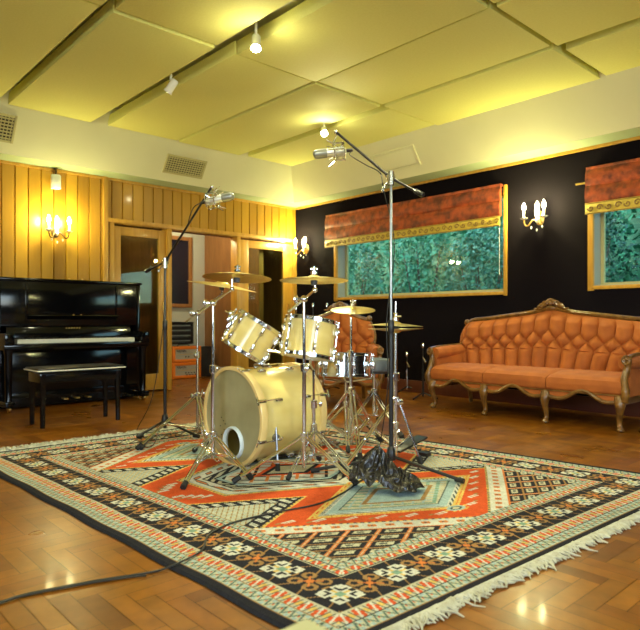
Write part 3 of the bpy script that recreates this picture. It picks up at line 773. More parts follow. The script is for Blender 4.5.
# ------------------------------------------------------------------ stands
def tripod(t, cx, cy, zc, feet, r, m, zlow=None, foot=None, double=False, z0=RUGZ):
    """each leg its own part: main bar from collar to the foot, brace from the pole's lower end"""
    c = Vector((cx,cy,zc)); zlow = zlow if zlow is not None else zc*.35
    for fx, fy in feet:
        b = MB(); p = Vector((fx,fy,z0+.012)); d = Vector((fx-cx,fy-cy,0)).normalized(); side = Vector((-d.y,d.x,0))
        st = c+d*.02
        if double:
            for s in (-1,1): b.tube([st+side*s*.012, p+side*s*.008], r*.62, 6)
        else: b.rod(st, p, r)
        mid = st.lerp(p,.55); lo = Vector((cx,cy,zlow))+d*.015
        if double:
            for s in (-1,1): b.tube([lo+side*s*.010, mid+side*s*.012], r*.55, 6)
        else: b.rod(lo, mid, r*.7)
        b.ball(mid, r*1.3, 8)
        lg = b.build('leg', m, t, world=True)
        fb = MB(); dd = (p-st).normalized(); fb.tube([p-dd*.045, p-dd*.01, p+dd*.002],[r*1.5,r*1.8,r*1.6],8)
        q = fb.build('rubber_foot', M['rubber'], lg); q.data.transform(Matrix.Translation(-t.location))
def collar(z, cx, cy, r=.022, h=.04, wing=1):
    b = MB(); b.lathe([(r*.8,-h/2),(r,-h/2+.004),(r,h/2-.004),(r*.8,h/2)],14,Matrix.Translation((cx,cy,z)))
    if wing:
        a = random.uniform(0,6.28); d = Vector((math.cos(a),math.sin(a),0)); c = Vector((cx,cy,z))
        b.rod(c, c+d*.04, .005); b.ball(c+d*.045, .012, 8, (1,1,1.6))
    return b
def cymbal(label, c, rad, nrm, m='brass', name='cymbal'):
    q = Vector(nrm).normalized().to_track_quat('Z','Y')
    t = thing(name, label, 'cymbal', c, quat=q, group='cymbals of the drum kit')
    h = rad*.16
    top = [(.006,h),(rad*.07,h*.98),(rad*.14,h*.85),(rad*.19,h*.62),(rad*.22,h*.55),(rad*.5,h*.38),(rad*.8,h*.15),(rad,0)]
    bot = [(r-.0 if i else r, z-.003) for i,(r,z) in enumerate(top[::-1])]
    MB().lathe(top+[(rad,-.002)]+bot[1:]+[top[0]], 56, cap=False).build('cymbal_plate', M[m], t, ang=60)
    b = MB(); b.lathe([(.0,h+.05),(.006,h+.048),(.006,h+.022),(.02,h+.02),(.02,h+.004),(.0,h)],14); b.box((0,0,h+.036),(.04,.008,.014),bev=.003)
    b.build('wing_nut', M['chrome'], t)
    MB().lathe([(.0,-.028),(.018,-.026),(.02,-.008),(.02,.0),(.0,.002)],14).build('felt_washer', M['grey'], t)
    return t
def cym_stand(label, base, zc, feet, top, tilt_to, boom_back=.12, m='chrome', straight=False, r=.0125):
    cx, cy = base
    t = thing('cymbal_stand', label, 'cymbal stand', (cx,cy,RUGZ), group='cymbal stands')
    tripod(t, cx, cy, zc, feet, .010, M[m], zlow=.09, double=True)
    tz = Vector(top)
    zm = zc + (tz.z-zc)*.5
    MB().rod((cx,cy,.06),(cx,cy,zm),r,n=12).build('lower_tube', M[m], t, world=True)
    MB().rod((cx,cy,zm),(cx,cy,tz.z),r*.75,n=10).build('upper_tube', M[m], t, world=True)
    collar(zc,cx,cy,.024,.05).build('leg_collar', M[m], t, world=True)
    collar(zm,cx,cy,.022,.05).build('height_clamp', M[m], t, world=True)
    a = Vector((cx,cy,tz.z)); e = Vector(tilt_to)
    b = MB(); d = (e-a)
    if not straight:
        b.ball(a,.022,10); b.tube([a-d.normalized()*boom_back, a, e-d.normalized()*.0],.0075,8); b.ball(e,.016,10); 
        b.tube([a+Vector((.0,.0,0)), a+RT3*-.04],.008,6); b.ball(a+RT3*-.045,.018,8,(.6,1,1.4))
    b.rod(e,e+Vector((0,0,.06)),.005)
    b.build('tilter_arm', M[m], t, world=True)
    return t
RT3 = Vector((RT.x,RT.y,0))
# crash on the left (front) stand
B1 = fl(213,468); S1T = dp(213,303,3.72); E1 = dp(232,289,3.78)
cym_stand('chrome cymbal stand left of the bass drum front', (B1.x,B1.y), .20, [fl(183,492)[:2], (B1.x-.42,B1.y+.12), (B1.x+.42,B1.y-.02)], S1T, E1)
cymbal('large bronze crash cymbal at upper left over the tilted tom', dp(237,278,3.78), .213, Vector((FW.x,FW.y,0))*.085+RT3*.03+Vector((0,0,1)))
# thin cymbal behind it
B2 = fl(197.5,440); S2T = dp(197.5,313,4.6); E2 = dp(222,294,4.5)
cym_stand('thin cymbal stand behind the left crash cymbal, in front of the passage', (B2.x,B2.y), .33, [fl(137,452)[:2], (B2.x-.25,B2.y+.38), (B2.x+.30,B2.y-.10)], S2T, E2, m='dchrome', r=.010)
cymbal('thin tilted cymbal half hidden behind the left crash', dp(222,286.5,4.5), .255, Vector((0,0,1))+RT3*.165+Vector((FW.x,FW.y,0))*-.04)
# centre crash
B3 = fl(304,478); S3T = dp(304,299,3.47); E3 = dp(315,290,3.5)
cym_stand('chrome cymbal stand standing right of the bass drum spur', (B3.x,B3.y), .235, [fl(233,486)[:2], fl(357,488)[:2], (B3.x-.22,B3.y+.32)], S3T, E3)
cymbal('bronze crash cymbal above the upright tom, in the middle', dp(314,280.5,3.5), .197, Vector((FW.x,FW.y,0))*.045+Vector((0,0,1)))
# ride / small cymbal
B4 = fl(351,452); S4T = dp(352,317,4.16)
cym_stand('straight cymbal stand behind the snare drum', (B4.x,B4.y), .42, [(B4.x+.28,B4.y-.2),(B4.x-.05,B4.y+.36),(B4.x-.32,B4.y-.1)], S4T, dp(352.5,313,4.16), straight=True)
cymbal('small bronze cymbal in front of the orange armchair back', dp(353,310,4.16), .152, Vector((0,0,1))-Vector((FW.x,FW.y,0))*.19)

# hi-hat
HB = fl(395.5,466); HZ = dp(397,327.5,3.79).z
t = thing('hi_hat_stand','chrome hi-hat stand with pedal behind the black microphone pole','hi-hat stand',(HB.x,HB.y,RUGZ))
MB().rod((HB.x,HB.y,.06),(HB.x,HB.y,.55),.014,n=12).build('lower_tube',M['chrome'],t,world=True)
MB().rod((HB.x,HB.y,.55),(HB.x,HB.y,HZ-.035),.010,n=10).build('upper_tube',M['dchrome'],t,world=True)
MB().rod((HB.x,HB.y,HZ-.05),(HB.x,HB.y,HZ+.16),.0035,n=6).build('pull_rod',M['chrome'],t,world=True)
b = MB(); b.lathe([(.0,HZ+.03),(.012,HZ+.03),(.012,HZ+.085),(.016,HZ+.09),(.0,HZ+.092)],12,Matrix.Translation((HB.x,HB.y,0))); b.rod((HB.x,HB.y,HZ+.07),(HB.x+.03,HB.y+.02,HZ+.07),.005); b.build('clutch',M['chrome'],t,world=True)
for z in (.40,.55,.25): collar(z,HB.x,HB.y,.024,.05).build('clamp',M['chrome'],t,world=True)
tripod(t, HB.x, HB.y, .40, [fl(358,452)[:2], fl(421,467)[:2], (HB.x-.05,HB.y-.42)], .011, M['chrome'], zlow=.12, double=True)
b = MB(); b.box((HB.x-.02,HB.y+.16,RUGZ+.07),(.09,.28,.012),Matrix.Translation((HB.x,HB.y,.07))@Matrix.Rotation(.2,4,'X')@Matrix.Translation((-HB.x,-HB.y,-.07)),bev=.004); b.box((HB.x-.02,HB.y+.31,RUGZ+.015),(.08,.05,.02))
b.build('footboard',M['blackm'],t,world=True)
cymbal('top hi-hat cymbal with chrome clutch', (HB.x,HB.y,HZ+.012), .168, (.02,.02,1), name='hi_hat_cymbal')
c = cymbal('bottom hi-hat cymbal turned bell down', (HB.x,HB.y,HZ-.008), .168, (.01,.0,-1), name='hi_hat_cymbal')
for ch in list(c.children):
    if ch.name.startswith('wing_nut'): bpy.data.objects.remove(ch)

# ------------------------------------------------------------------ drums
def lugs(t, R, z0, z1, n, ph=0, shellm='chrome', lugz=None, lug_r=.011):
    for i in range(n):
        a = ph+2*PI*i/n; d = Vector((math.cos(a),math.sin(a),0)); Mz = Matrix.Rotation(a,4,'Z')
        for z in (lugz or ((z0+z1)/2,)):
            b = MB(); b.box((R+.011,0,z),(.022,.021,.056),Mz,bev=.008); b.ball((R+.024,0,z),.010,8,(.7,1,1.6),Mz)
            b.build('lug', M[shellm], t)
        MB().rod(d*(R+.016)+Vector((0,0,z0-.012)), d*(R+.016)+Vector((0,0,z1+.012)), .0034, n=6).build('tension_rod', M[shellm], t)
def tom(name, label, c, axis, R, H, n, cat='drum', shell='maple', ph=.3, bracket=None):
    q = Vector(axis).normalized().to_track_quat('Z','Y')
    t = thing(name, label, cat, c, quat=q)
    h = H/2
    MB().lathe([(R-.008,-h),(R,-h+.002),(R,h-.002),(R-.008,h),(R-.008,-h)],48,cap=False).build('shell', M[shell], t)
    MB().lathe([(.0,h+.004),(R*.6,h+.004),(R-.002,h+.003),(R+.003,h-.004)],48,cap=False).build('batter_head', M['head'], t)
    MB().lathe([(R+.003,-h+.004),(R-.002,-h-.003),(R*.6,-h-.004),(.0,-h-.004)],48,cap=False).build('resonant_head', M['head'], t)
    for s in (-1,1):
        b = MB(); b.lathe([(R+.002,s*(h-.012)),(R+.012,s*(h-.012)),(R+.012,s*(h-.008)),(R+.006,s*(h-.006)),(R+.006,s*(h+.010)),(R+.011,s*(h+.013)),(R+.002,s*(h+.013)),(R+.002,s*(h-.012))],48,cap=False)
        for i in range(n):
            a = ph+2*PI*i/n; b.box((R+.014,0,s*(h-.004)),(.018,.02,.016),Matrix.Rotation(a,4,'Z'),bev=.004)
        b.build('hoop', M['chrome'], t)
    lugs(t, R, -h, h, n, ph, 'chrome', (-h*.55, h*.55) if H > .2 else (0,))
    if bracket is not None:
        lv = q.inverted() @ bracket; a = math.atan2(lv.y,lv.x); Mb = Matrix.Rotation(a,4,'Z')
        b = MB(); b.box((R+.014,0,.0),(.03,.05,.07),Mb,bev=.008); b.box((R+.038,0,.03),(.03,.035,.05),Mb,bev=.01); b.ball((R+.05,0,.06),.018,10,(1,1,1.2),Mb); b.rod((R+.035,0,.02),(R+.035,0,.11),.007,n=8,M=Mb); b.rod((R+.05,.0,.055),(R+.085,.02,.055),.006,n=6,M=Mb)
        b.build('mount_bracket', M['chrome'], t)
    return t
BD = Vector((-3.142,2.137,.305)); bax = Vector((-.02,1,0)).normalized(); BR = .285; BL = .53
t = thing('bass_drum','pale maple bass drum with a white ring round the hole in its front head','drum',(BD.x,BD.y,RUGZ))
Q = Matrix.Translation(BD) @ bax.to_track_quat('Z','Y').to_matrix().to_4x4()      # local z = from the front head towards the drummer
# local axes of the drum head
Qi = Q.to_3x3()
MB().lathe([(BR-.01,.03),(BR,.03),(BR,BL-.03),(BR-.01,BL-.03),(BR-.01,.03)],64,Q,cap=False).build('shell',M['maple'],t,world=True)
for z in (0,BL-.045):
    hp = MB().lathe([(BR+.002,z),(BR+.022,z),(BR+.024,z+.004),(BR+.024,z+.041),(BR+.022,z+.045),(BR+.002,z+.045),(BR+.002,z)],64,Q,cap=False).build('hoop',M['mapleh'],t,world=True)
def headring(b, R, hc, hr, n=64):
    vs = []; fs = []
    for k in range(n):
        a = 2*PI*k/n; d = Vector((math.cos(a),math.sin(a))); pr = hc.dot(d); L_ = -pr+math.sqrt(pr*pr-hc.length_squared+R*R)
        for f in (0,.33,.66,1): p = hc+d*(hr+(L_-hr)*f); vs.append((p.x,p.y,.012))
    for k in range(n):
        for f in range(3): fs.append((k*4+f,k*4+f+1,((k+1)%n)*4+f+1,((k+1)%n)*4+f))
    b.add(vs,fs,Q); return b
down = Qi.inverted() @ Vector((0,0,-1)); dn = Vector((down.x,down.y)).normalized(); sd = Qi.inverted() @ Vector((1,0,0)); sd = Vector((sd.x,sd.y)).normalized()
hc = dn*.16+sd*.015
hd = headring(MB(), BR+.002, hc, .078).build('front_head', M['basshead'], t, world=True)
rg = MB().tube([((hc.x+.092*math.cos(2*PI*i/36)),(hc.y+.092*math.sin(2*PI*i/36)),.009) for i in range(36)],.019,8,Q,.5,True).build('port_ring', M['ring'], t, world=True)
MB().lathe([(BR,BL-.012),(.0,BL-.012)],48,Q,cap=False).build('batter_head',M['head'],t,world=True)
MB().lathe([(.12,.0),(.125,-.001),(.0,-.001)],36,Q@Matrix.Translation((0,0,BL-.014)),cap=False).build('beater_patch',M['rubber'],t,world=True)
b = MB()
for i in range(9):
    a = random.uniform(0,6.28); r = random.uniform(.14,.2); b.lathe([(.004,0),(.004,-.002),(0,-.002)],8,Q@Matrix.Translation((sd.x*-.1+random.uniform(-.03,.03), sd.y*-.1+dn.y*(.02+i*.018), .0115)),cap=False)
b.build('vent_hole', M['rubber'], hd)
for ch in (hd,): 
    for c2 in ch.children: c2.data.transform(Matrix.Translation(-t.location))
for i in range(8):
    a = 2*PI*(i+.5)/8; Ra = Q @ Matrix.Rotation(a,4,'Z')
    for z,s in ((.0,1),(BL,-1)):
        b = MB(); b.box((BR+.026,0,z+s*.02),(.012,.022,.055),Ra,bev=.005); b.rod((BR+.034,0,z-s*.02),(BR+.034,0,z+s*.15),.0035,n=6,M=Ra); b.box((BR+.034,0,z-s*.022),(.006,.05,.010),Ra,bev=.003)
        b.build('claw_hook',M['chrome'],t,world=True)
        b = MB(); b.box((BR+.012,0,z+s*.15),(.026,.022,.06),Ra,bev=.009); b.ball((BR+.027,0,z+s*.15),.011,8,(.7,1,1.6),Ra); b.build('lug',M['chrome'],t,world=True)
up = -dn
for s in (-1,1):
    dr = (dn*.35+sd*s*.9).normalized(); pl = Q @ Vector((dr.x*(BR+.012),dr.y*(BR+.012),.13))
    ft = Vector((pl.x+s*.055, pl.y-.03, RUGZ+.012)); b = MB(); b.lathe([(.0,-.01),(.022,-.01),(.022,.01),(.0,.015)],14,Matrix.Translation(pl)@Vector((s,0,-.2)).to_track_quat('Z','Y').to_matrix().to_4x4())
    b.rod(pl+Vector((0,0,.06)), ft, .007)
    sp = b.build('spur',M['steel'],t,world=True)
    x = MB().tube([ft+Vector((0,0,.03)),ft+Vector((0,0,-.01))],[.014,.016],10).build('rubber_foot',M['rubber'],sp); x.data.transform(Matrix.Translation(-t.location))
# tom mount on top of the shell
mp = Q @ Vector((up.x*BR,up.y*BR,.24))
b = MB(); b.box(mp+Vector((0,0,.015)),(.09,.07,.03),bev=.008); b.rod(mp,mp+Vector((0,0,.16)),.012)
TC1 = dp(251.5,337,3.98); TC2 = dp(309,338.5,3.92)
for tc_, dz in ((TC1,-.03),(TC2,-.03)):
    e = mp.lerp(tc_,.45); e.z = mp.z+.10; b.tube([mp+Vector((0,0,.12)), e, e.lerp(tc_,.35)+Vector((0,0,-.02))],.009,8); b.ball(e,.02,10)
b.build('tom_mount',M['chrome'],t,world=True)
tom('tom_drum','small maple tom tilted steeply towards the right, under the left crash cymbal', TC1, RT3*.52+Vector((FW.x,FW.y,0))*.08+Vector((0,0,.85)), .148, .215, 6, ph=.2, bracket=RT3*-1.0+Vector((0,0,.3)))
tom('tom_drum','maple tom hanging almost upright below the middle crash cymbal', TC2, (.0,.20,.98), .165, .225, 6, ph=.55)
SN = dp(346,364.5,4.35)
tom('snare_drum','chrome snare drum beside the upright tom, in front of the armchair', SN, (-.03,.06,1), .176, .145, 10, shell='chrome')
t = thing('snare_stand','chrome tripod stand carrying the snare drum','drum stand',(SN.x,SN.y,RUGZ))
sz = SN.z-.105
MB().rod((SN.x,SN.y,.09),(SN.x,SN.y,sz-.02),.012,n=10).build('tube',M['chrome'],t,world=True)
b = MB()
for k in range(3):
    a = k*2.094+.4; d = Vector((math.cos(a),math.sin(a),0)); b.tube([(SN.x,SN.y,sz-.02),Vector((SN.x,SN.y,sz))+d*.12,Vector((SN.x,SN.y,sz+.012))+d*.19,Vector((SN.x,SN.y,sz+.05))+d*.205],.007,6)
b.build('basket_arm',M['chrome'],t,world=True)
collar(.30,SN.x,SN.y).build('clamp',M['chrome'],t,world=True)
tripod(t,SN.x,SN.y,.28,[(SN.x+.22,SN.y-.20),(SN.x-.28,SN.y-.05),(SN.x+.05,SN.y+.30)],.009,M['chrome'],zlow=.1,double=True)
# stand that carries the upright tom
TS = dp(313.5,440,3.62); ts_ = Vector((TS.x,TS.y,0))
t = thing('tom_stand','slim chrome tom stand rising between the middle cymbal stand and the bass drum','drum stand',(TS.x,TS.y,RUGZ))
MB().rod((TS.x,TS.y,.08),(TS.x,TS.y,.40),.012,n=12).build('lower_tube',M['chrome'],t,world=True)
MB().tube([(TS.x,TS.y,.40),(TS.x,TS.y,.60),TC2+Vector((.10,-.08,-.16)),TC2+Vector((.06,-.04,-.135))],.008,8).build('tom_arm',M['chrome'],t,world=True)
for z in (.26,.40): collar(z,TS.x,TS.y,.022,.05).build('clamp',M['chrome'],t,world=True)
tripod(t,TS.x,TS.y,.24,[(TS.x+.30,TS.y+.04),(TS.x+.02,TS.y+.33),(TS.x+.10,TS.y-.28)],.008,M['dchrome'],zlow=.10,double=True)
# drum throne
TH = fl(374,430); 
t = thing('drum_throne','round grey drum stool on a chrome tripod beyond the snare','stool',(TH.x,TH.y,RUGZ))
tz = dp(375,372,4.9).z
MB().lathe([(.0,tz),(.13,tz),(.145,tz+.015),(.147,tz+.08),(.135,tz+.098),(.08,tz+.106),(.0,tz+.108)],36,Matrix.Translation((TH.x,TH.y,0))).build('seat',M['grey'],t,world=True)
MB().lathe([(.0,tz-.015),(.12,tz-.015),(.12,tz),(.0,tz)],30,Matrix.Translation((TH.x,TH.y,0))).build('seat_base',M['rubber'],t,world=True)
MB().rod((TH.x,TH.y,.12),(TH.x,TH.y,tz-.015),.014,n=12).build('tube',M['chrome'],t,world=True)
collar(.31,TH.x,TH.y,.026,.05).build('clamp',M['dchrome'],t,world=True)
tripod(t,TH.x,TH.y,.30,[fl(343,437)[:2],fl(402,440)[:2],(TH.x-.2,TH.y+.28)],.012,M['chrome'],zlow=.12,double=True)
# kick pedal
KP = Q @ Vector((0,0,BL+.16)); 
t = thing('kick_pedal','chrome kick drum pedal behind the bass drum','pedal',(KP.x,KP.y,RUGZ))
MB().box((KP.x,KP.y+.05,RUGZ+.012),(.11,.34,.016),bev=.004).build('base_plate',M['dchrome'],t,world=True)
MB().box((KP.x,KP.y+.05,RUGZ+.075),(.085,.28,.012),Matrix.Translation((KP.x,KP.y,.075))@Matrix.Rotation(-.22,4,'X')@Matrix.Translation((-KP.x,-KP.y,-.075)),bev=.004).build('footboard',M['chrome'],t,world=True)
for s in (-1,1): MB().rod((KP.x+s*.055,KP.y-.09,RUGZ+.02),(KP.x+s*.055,KP.y-.09,RUGZ+.22),.009).build('post',M['chrome'],t,world=True)
b = MB(); b.rod((KP.x-.06,KP.y-.09,RUGZ+.21),(KP.x+.06,KP.y-.09,RUGZ+.21),.007); b.rod((KP.x,KP.y-.09,RUGZ+.21),(KP.x,KP.y-.12,RUGZ+.34),.004); b.ball((KP.x,KP.y-.12,RUGZ+.34),.028,10); b.build('beater',M['chrome'],t,world=True)

# ------------------------------------------------------------------ microphones on booms
def mic(t_label, c, d, up_at, name='microphone'):
    """large condenser microphone in a wire cradle; d = body axis (towards the capsule end)"""
    q = Vector(d).normalized().to_track_quat('Z','Y'); t = thing(name, t_label, 'microphone', c, quat=q, group='large overhead microphones')
    MB().lathe([(.0,-.10),(.018,-.098),(.026,-.09),(.027,.02),(.025,.025),(.0,.025)],24).build('body',M['silver'],t)
    MB().lathe([(.026,.026),(.03,.03),(.031,.085),(.026,.105),(.012,.115),(.0,.117)],24).build('capsule_grille',M['gunmetal'],t)
    MB().lathe([(.0,-.14),(.011,-.14),(.012,-.10),(.0,-.10)],14).build('connector',M['blackm'],t)
    b = MB()
    for z in (-.085,-.02): b.torus(.058,.0042,z,28,6)
    for k in range(8):
        a = k*PI/4; p = lambda r,z,a=a: (r*math.cos(a), r*math.sin(a), z)
        b.rod(p(.058,-.085),p(.058,-.02),.0028,n=5); b.rod(p(.058,-.085),p(.027,-.06),.0018,n=4); b.rod(p(.058,-.02),p(.027,-.05),.0018,n=4)
        b.rod(p(.058,-.02),p(.088,.02),.0032,n=5)
    b.build('shock_mount',M['chrome'],t)
    return t
def mic_stand(label, base, piv, tip, tail, feet, m, legm, z0=RUGZ, legz=.10, mic_c=None, flat=True):
    cx, cy = base; t = thing('mic_stand', label, 'microphone stand', (cx,cy,z0), group='tall boom microphone stands')
    piv = Vector(piv)
    MB().rod((cx,cy,z0+.05),(cx,cy,.86),.013,n=12).build('lower_tube',M['blackm'],t,world=True)
    MB().rod((cx,cy,.86),(cx,cy,piv.z),.0085,n=12).build('upper_tube',m,t,world=True)
    b = MB(); b.lathe([(.014,.82),(.019,.83),(.019,.89),(.012,.90)],12,Matrix.Translation((cx,cy,0))); b.build('height_clutch',M['blackm'],t,world=True)
    b = MB(); b.rod((cx,cy,piv.z-.05),(cx,cy,piv.z+.03),.019,n=12); b.ball(piv,.028,12,(1,1,1.2)); b.rod(piv-RT3*.0,piv-RT3*.05+Vector((0,0,-.07)),.006); b.ball(piv-RT3*.05+Vector((0,0,-.07)),.010,8,(1,1,1.7))
    b.build('boom_clamp',M['dchrome'],t,world=True)
    tip = Vector(tip); tail = Vector(tail); b = MB(); b.tube([tail,piv,tip],.0085,10); d = (tail-piv).normalized(); b.build('boom_arm',M['blackm'],t,world=True)
    MB().tube([tail-d*.06,tail-d*.05,tail+d*.01,tail+d*.02],[.009,.015,.016,.012],12).build('counterweight',M['blackm'],t,world=True)
    MB().rod(piv,piv+(tip-piv)*.06,.016,n=12).build('boom_clamp',M['blackm'],t,world=True)
    b = MB(); b.lathe([(.0,legz-.02),(.026,legz-.02),(.03,legz),(.022,legz+.05),(.013,legz+.06)],16,Matrix.Translation((cx,cy,z0))); b.build('hub',M['blackm'],t,world=True)
    for fx,fy in feet:
        d = Vector((fx-cx,fy-cy,0)).normalized()
        lg = MB().rod((cx+d.x*.02,cy+d.y*.02,z0+legz), (fx,fy,z0+.014), .010, n=10).build('leg',legm,t,world=True)
        x = MB().rod(Vector((fx,fy,z0+.014))-d*.05+Vector((0,0,.004)),(fx,fy,z0+.0145),.0145,n=10).build('rubber_foot',M['rubber'],lg); x.data.transform(Matrix.Translation(-t.location))
    if mic_c is not None:
        mc = Vector(mic_c); b = MB(); b.tube([tip,tip+Vector((0,0,-.02))+RT3*.004, tip.lerp(mc,.5), mc+(tip-mc).normalized()*.05],.006,6); b.ball(tip,.014,10); b.build('mic_swivel',M['chrome'],t,world=True)
    return t
# left
LB = fl(165,436); LP = dp(165,262,4.75); LT = dp(212,186.5,4.35); LTa = dp(147,271,4.92); LM = dp(219,199,4.33)
mic_stand('black boom microphone stand between the piano and the drum kit', (LB.x,LB.y), LP, LT, LTa, [fl(137,440)[:2], fl(141,452)[:2], fl(199,440)[:2]], M['tube'], M['blackm'], mic_c=LM)
mic('silver microphone in a wire cradle at upper left, before the golden boards', LM, RT3*1.0+Vector((FW.x,FW.y,0))*-.25+Vector((0,0,.16)), None)
b = MB(); q = LM-RT3*.14
b.tube(bez([LM-RT3*.10+Vector((0,0,-.02)), LM-RT3*.17+Vector((0,0,-.05)), LT.lerp(LP,.35)+Vector((0,0,.0))-RT3*.03, LT.lerp(LP,.5)],6),.0032,6)
b.tube(bez([LT.lerp(LP,.5),LP+RT3*.02,Vector((LP.x,LP.y,.8))-RT3*.02,Vector((LB.x,LB.y,.3))-RT3*.10,fl(137,430,.02),fl(140,444,.02),fl(152,446,.02),fl(158,432,.03),fl(150,430,.02)],6),.0032,6)
tag(b.build('microphone_cable',M['cable']),'black cable hanging from the left microphone down its stand','cable')
# centre
CB = fl(391,474); CP = dp(391,178,3.6); CT = dp(336,132,3.92); CTa = dp(421,194,3.4); CM = dp(331,152.5,3.92)
mic_stand('tall black boom microphone stand in the middle, its foot under a black bag', (CB.x,CB.y), CP, CT, CTa, [fl(464,486)[:2], (CB.x-.30,CB.y+.40), (CB.x-.30,CB.y-.36)], M['steel'], M['blackm'], mic_c=CM, legz=.09)
mic('silver microphone in a wire cradle hanging below the ceiling spotlight', CM, RT3*-1.0+Vector((0,0,-.12)), None)
b = MB(); b.tube(bez([CM+RT3*.14+Vector((0,0,.012)), dp(350,155,3.86), dp(366,165,3.76), dp(380,173,3.66), CP+Vector((-.02,.0,-.06))-RT3*.03, CP+Vector((0,0,-.4))+RT3*.02, Vector((CB.x,CB.y,.9))-RT3*.025, Vector((CB.x,CB.y,.5))-RT3*.02, fl(377,462,.05), fl(374,470,.10), fl(366,478,.03)],8),.0032,6)
tag(b.build('microphone_cable',M['cable']),'black cable looping from the middle microphone down its pole','cable')
# black bag draped over the stand leg
BC = fl(387,493); 
t = tag(MB().grid(lambda u,v: (0,0,0),1,1).build('sandbag',M['bag']), 'crumpled black bag weighing down the foot of the middle microphone stand', 'bag')
from mathutils import noise as mnoise
def bagf(u, v):
    a = u*2*PI; r = v**.8
    edge = 1+.20*math.sin(2*a+2.6)+.08*math.sin(5*a+1)+.05*math.sin(13*a)+.04*mnoise.noise(Vector((a*5,0,0)))
    x = math.cos(a)*.17*edge*r; y = math.sin(a)*.12*edge*r
    dx, dy = x+.05, y-.035; ph = math.atan2(dy,dx); ro = math.hypot(dx/1.15,dy)
    tri = (.5+.5*math.sin(ph*7+2.2*mnoise.noise(Vector((math.cos(ph)*1.5,math.sin(ph)*1.5,ro*9)))))*min(1,ro/.05)+.6*max(0,1-ro/.05)
    h = .215*max(0,1-(ro/.19))**1.25*(.72+.40*tri)
    ex, ey = x-.055, y+.02; ro2 = math.hypot(ex/1.3,ey); ph2 = math.atan2(ey,ex)
    tri2 = .5+.5*math.sin(ph2*5+ro2*20)
    h = max(h, .10*max(0,1-ro2/.13)**.8*(.7+.35*tri2))
    n = mnoise.noise(Vector((x*12,y*12,5))); n2 = abs(mnoise.noise(Vector((x*30,y*30,9))))
    h = h*(1+.12*n)+(.007*(1-2*n2)+.014)*min(1,(1-r)*8)
    w = RT3*(x+.02*n)+Vector((FW.x,FW.y,0))*(y+.02*n2)
    return (w.x, w.y, max(.002,h)+.003)
b = MB(); b.grid(bagf, 120, 40)
me = t.data; me.clear_geometry(); me.from_pydata([(p[0],p[1],p[2]) for p in b.v],[],b.f); me.shade_smooth(); me.materials.clear() if False else None
t.location = (BC.x,BC.y,RUGZ)
# small chrome clip-on mic stands around the kit / stored along the dark wall
def small_stand(px, ytop, ybot, label, m='dchrome', boom=True):
    p = fl(px,ybot); d = p.x*FW.x+p.y*FW.y; top = dp(px,ytop,d)
    t = thing('short_mic_stand', label, 'microphone stand', (p.x,p.y,0), group='short microphone stands stored by the dark wall')
    MB().rod((0,0,.03),(0,0,(top.z)*.55),.012,n=10).build('lower_tube',M[m],t)
    MB().rod((0,0,top.z*.55),(0,0,top.z-.05),.007,n=8).build('upper_tube',M['blackm'],t)
    b = MB(); b.lathe([(.0,top.z-.06),(.014,top.z-.055),(.016,top.z-.02),(.010,top.z),(.0,top.z)],12); b.build('mic_clip',M['chrome'],t)
    b = MB(); b.rod((0,0,top.z*.75),(.06,-.03,top.z*.75-.05),.008); b.ball((.06,-.03,top.z*.75-.05),.014,8); b.build('side_knob',M['dchrome'],t)
    for k in range(3):
        a = k*2.094+.5; MB().rod((0,0,.07),(.17*math.cos(a),.17*math.sin(a),.012),.009).build('leg',M['blackm'],t)
small_stand(407,352,392,'short chrome microphone stand left of the group behind the hi-hat','chrome')
small_stand(423,343,399,'short dark microphone stand right of the chrome one behind the hi-hat','blackm')
small_stand(444,343,386,'dark microphone stand behind the left arm of the sofa','blackm')
small_stand(460,309,389,'taller microphone stand rising behind the left end of the sofa back','dchrome')
small_stand(327,303,389,'microphone stand behind the armchair in the far corner','dchrome')
small_stand(313,303,390,'microphone stand behind the upright tom in the far corner','dchrome')
small_stand(296,306,392,'microphone stand against the corner post behind the kit','dchrome')

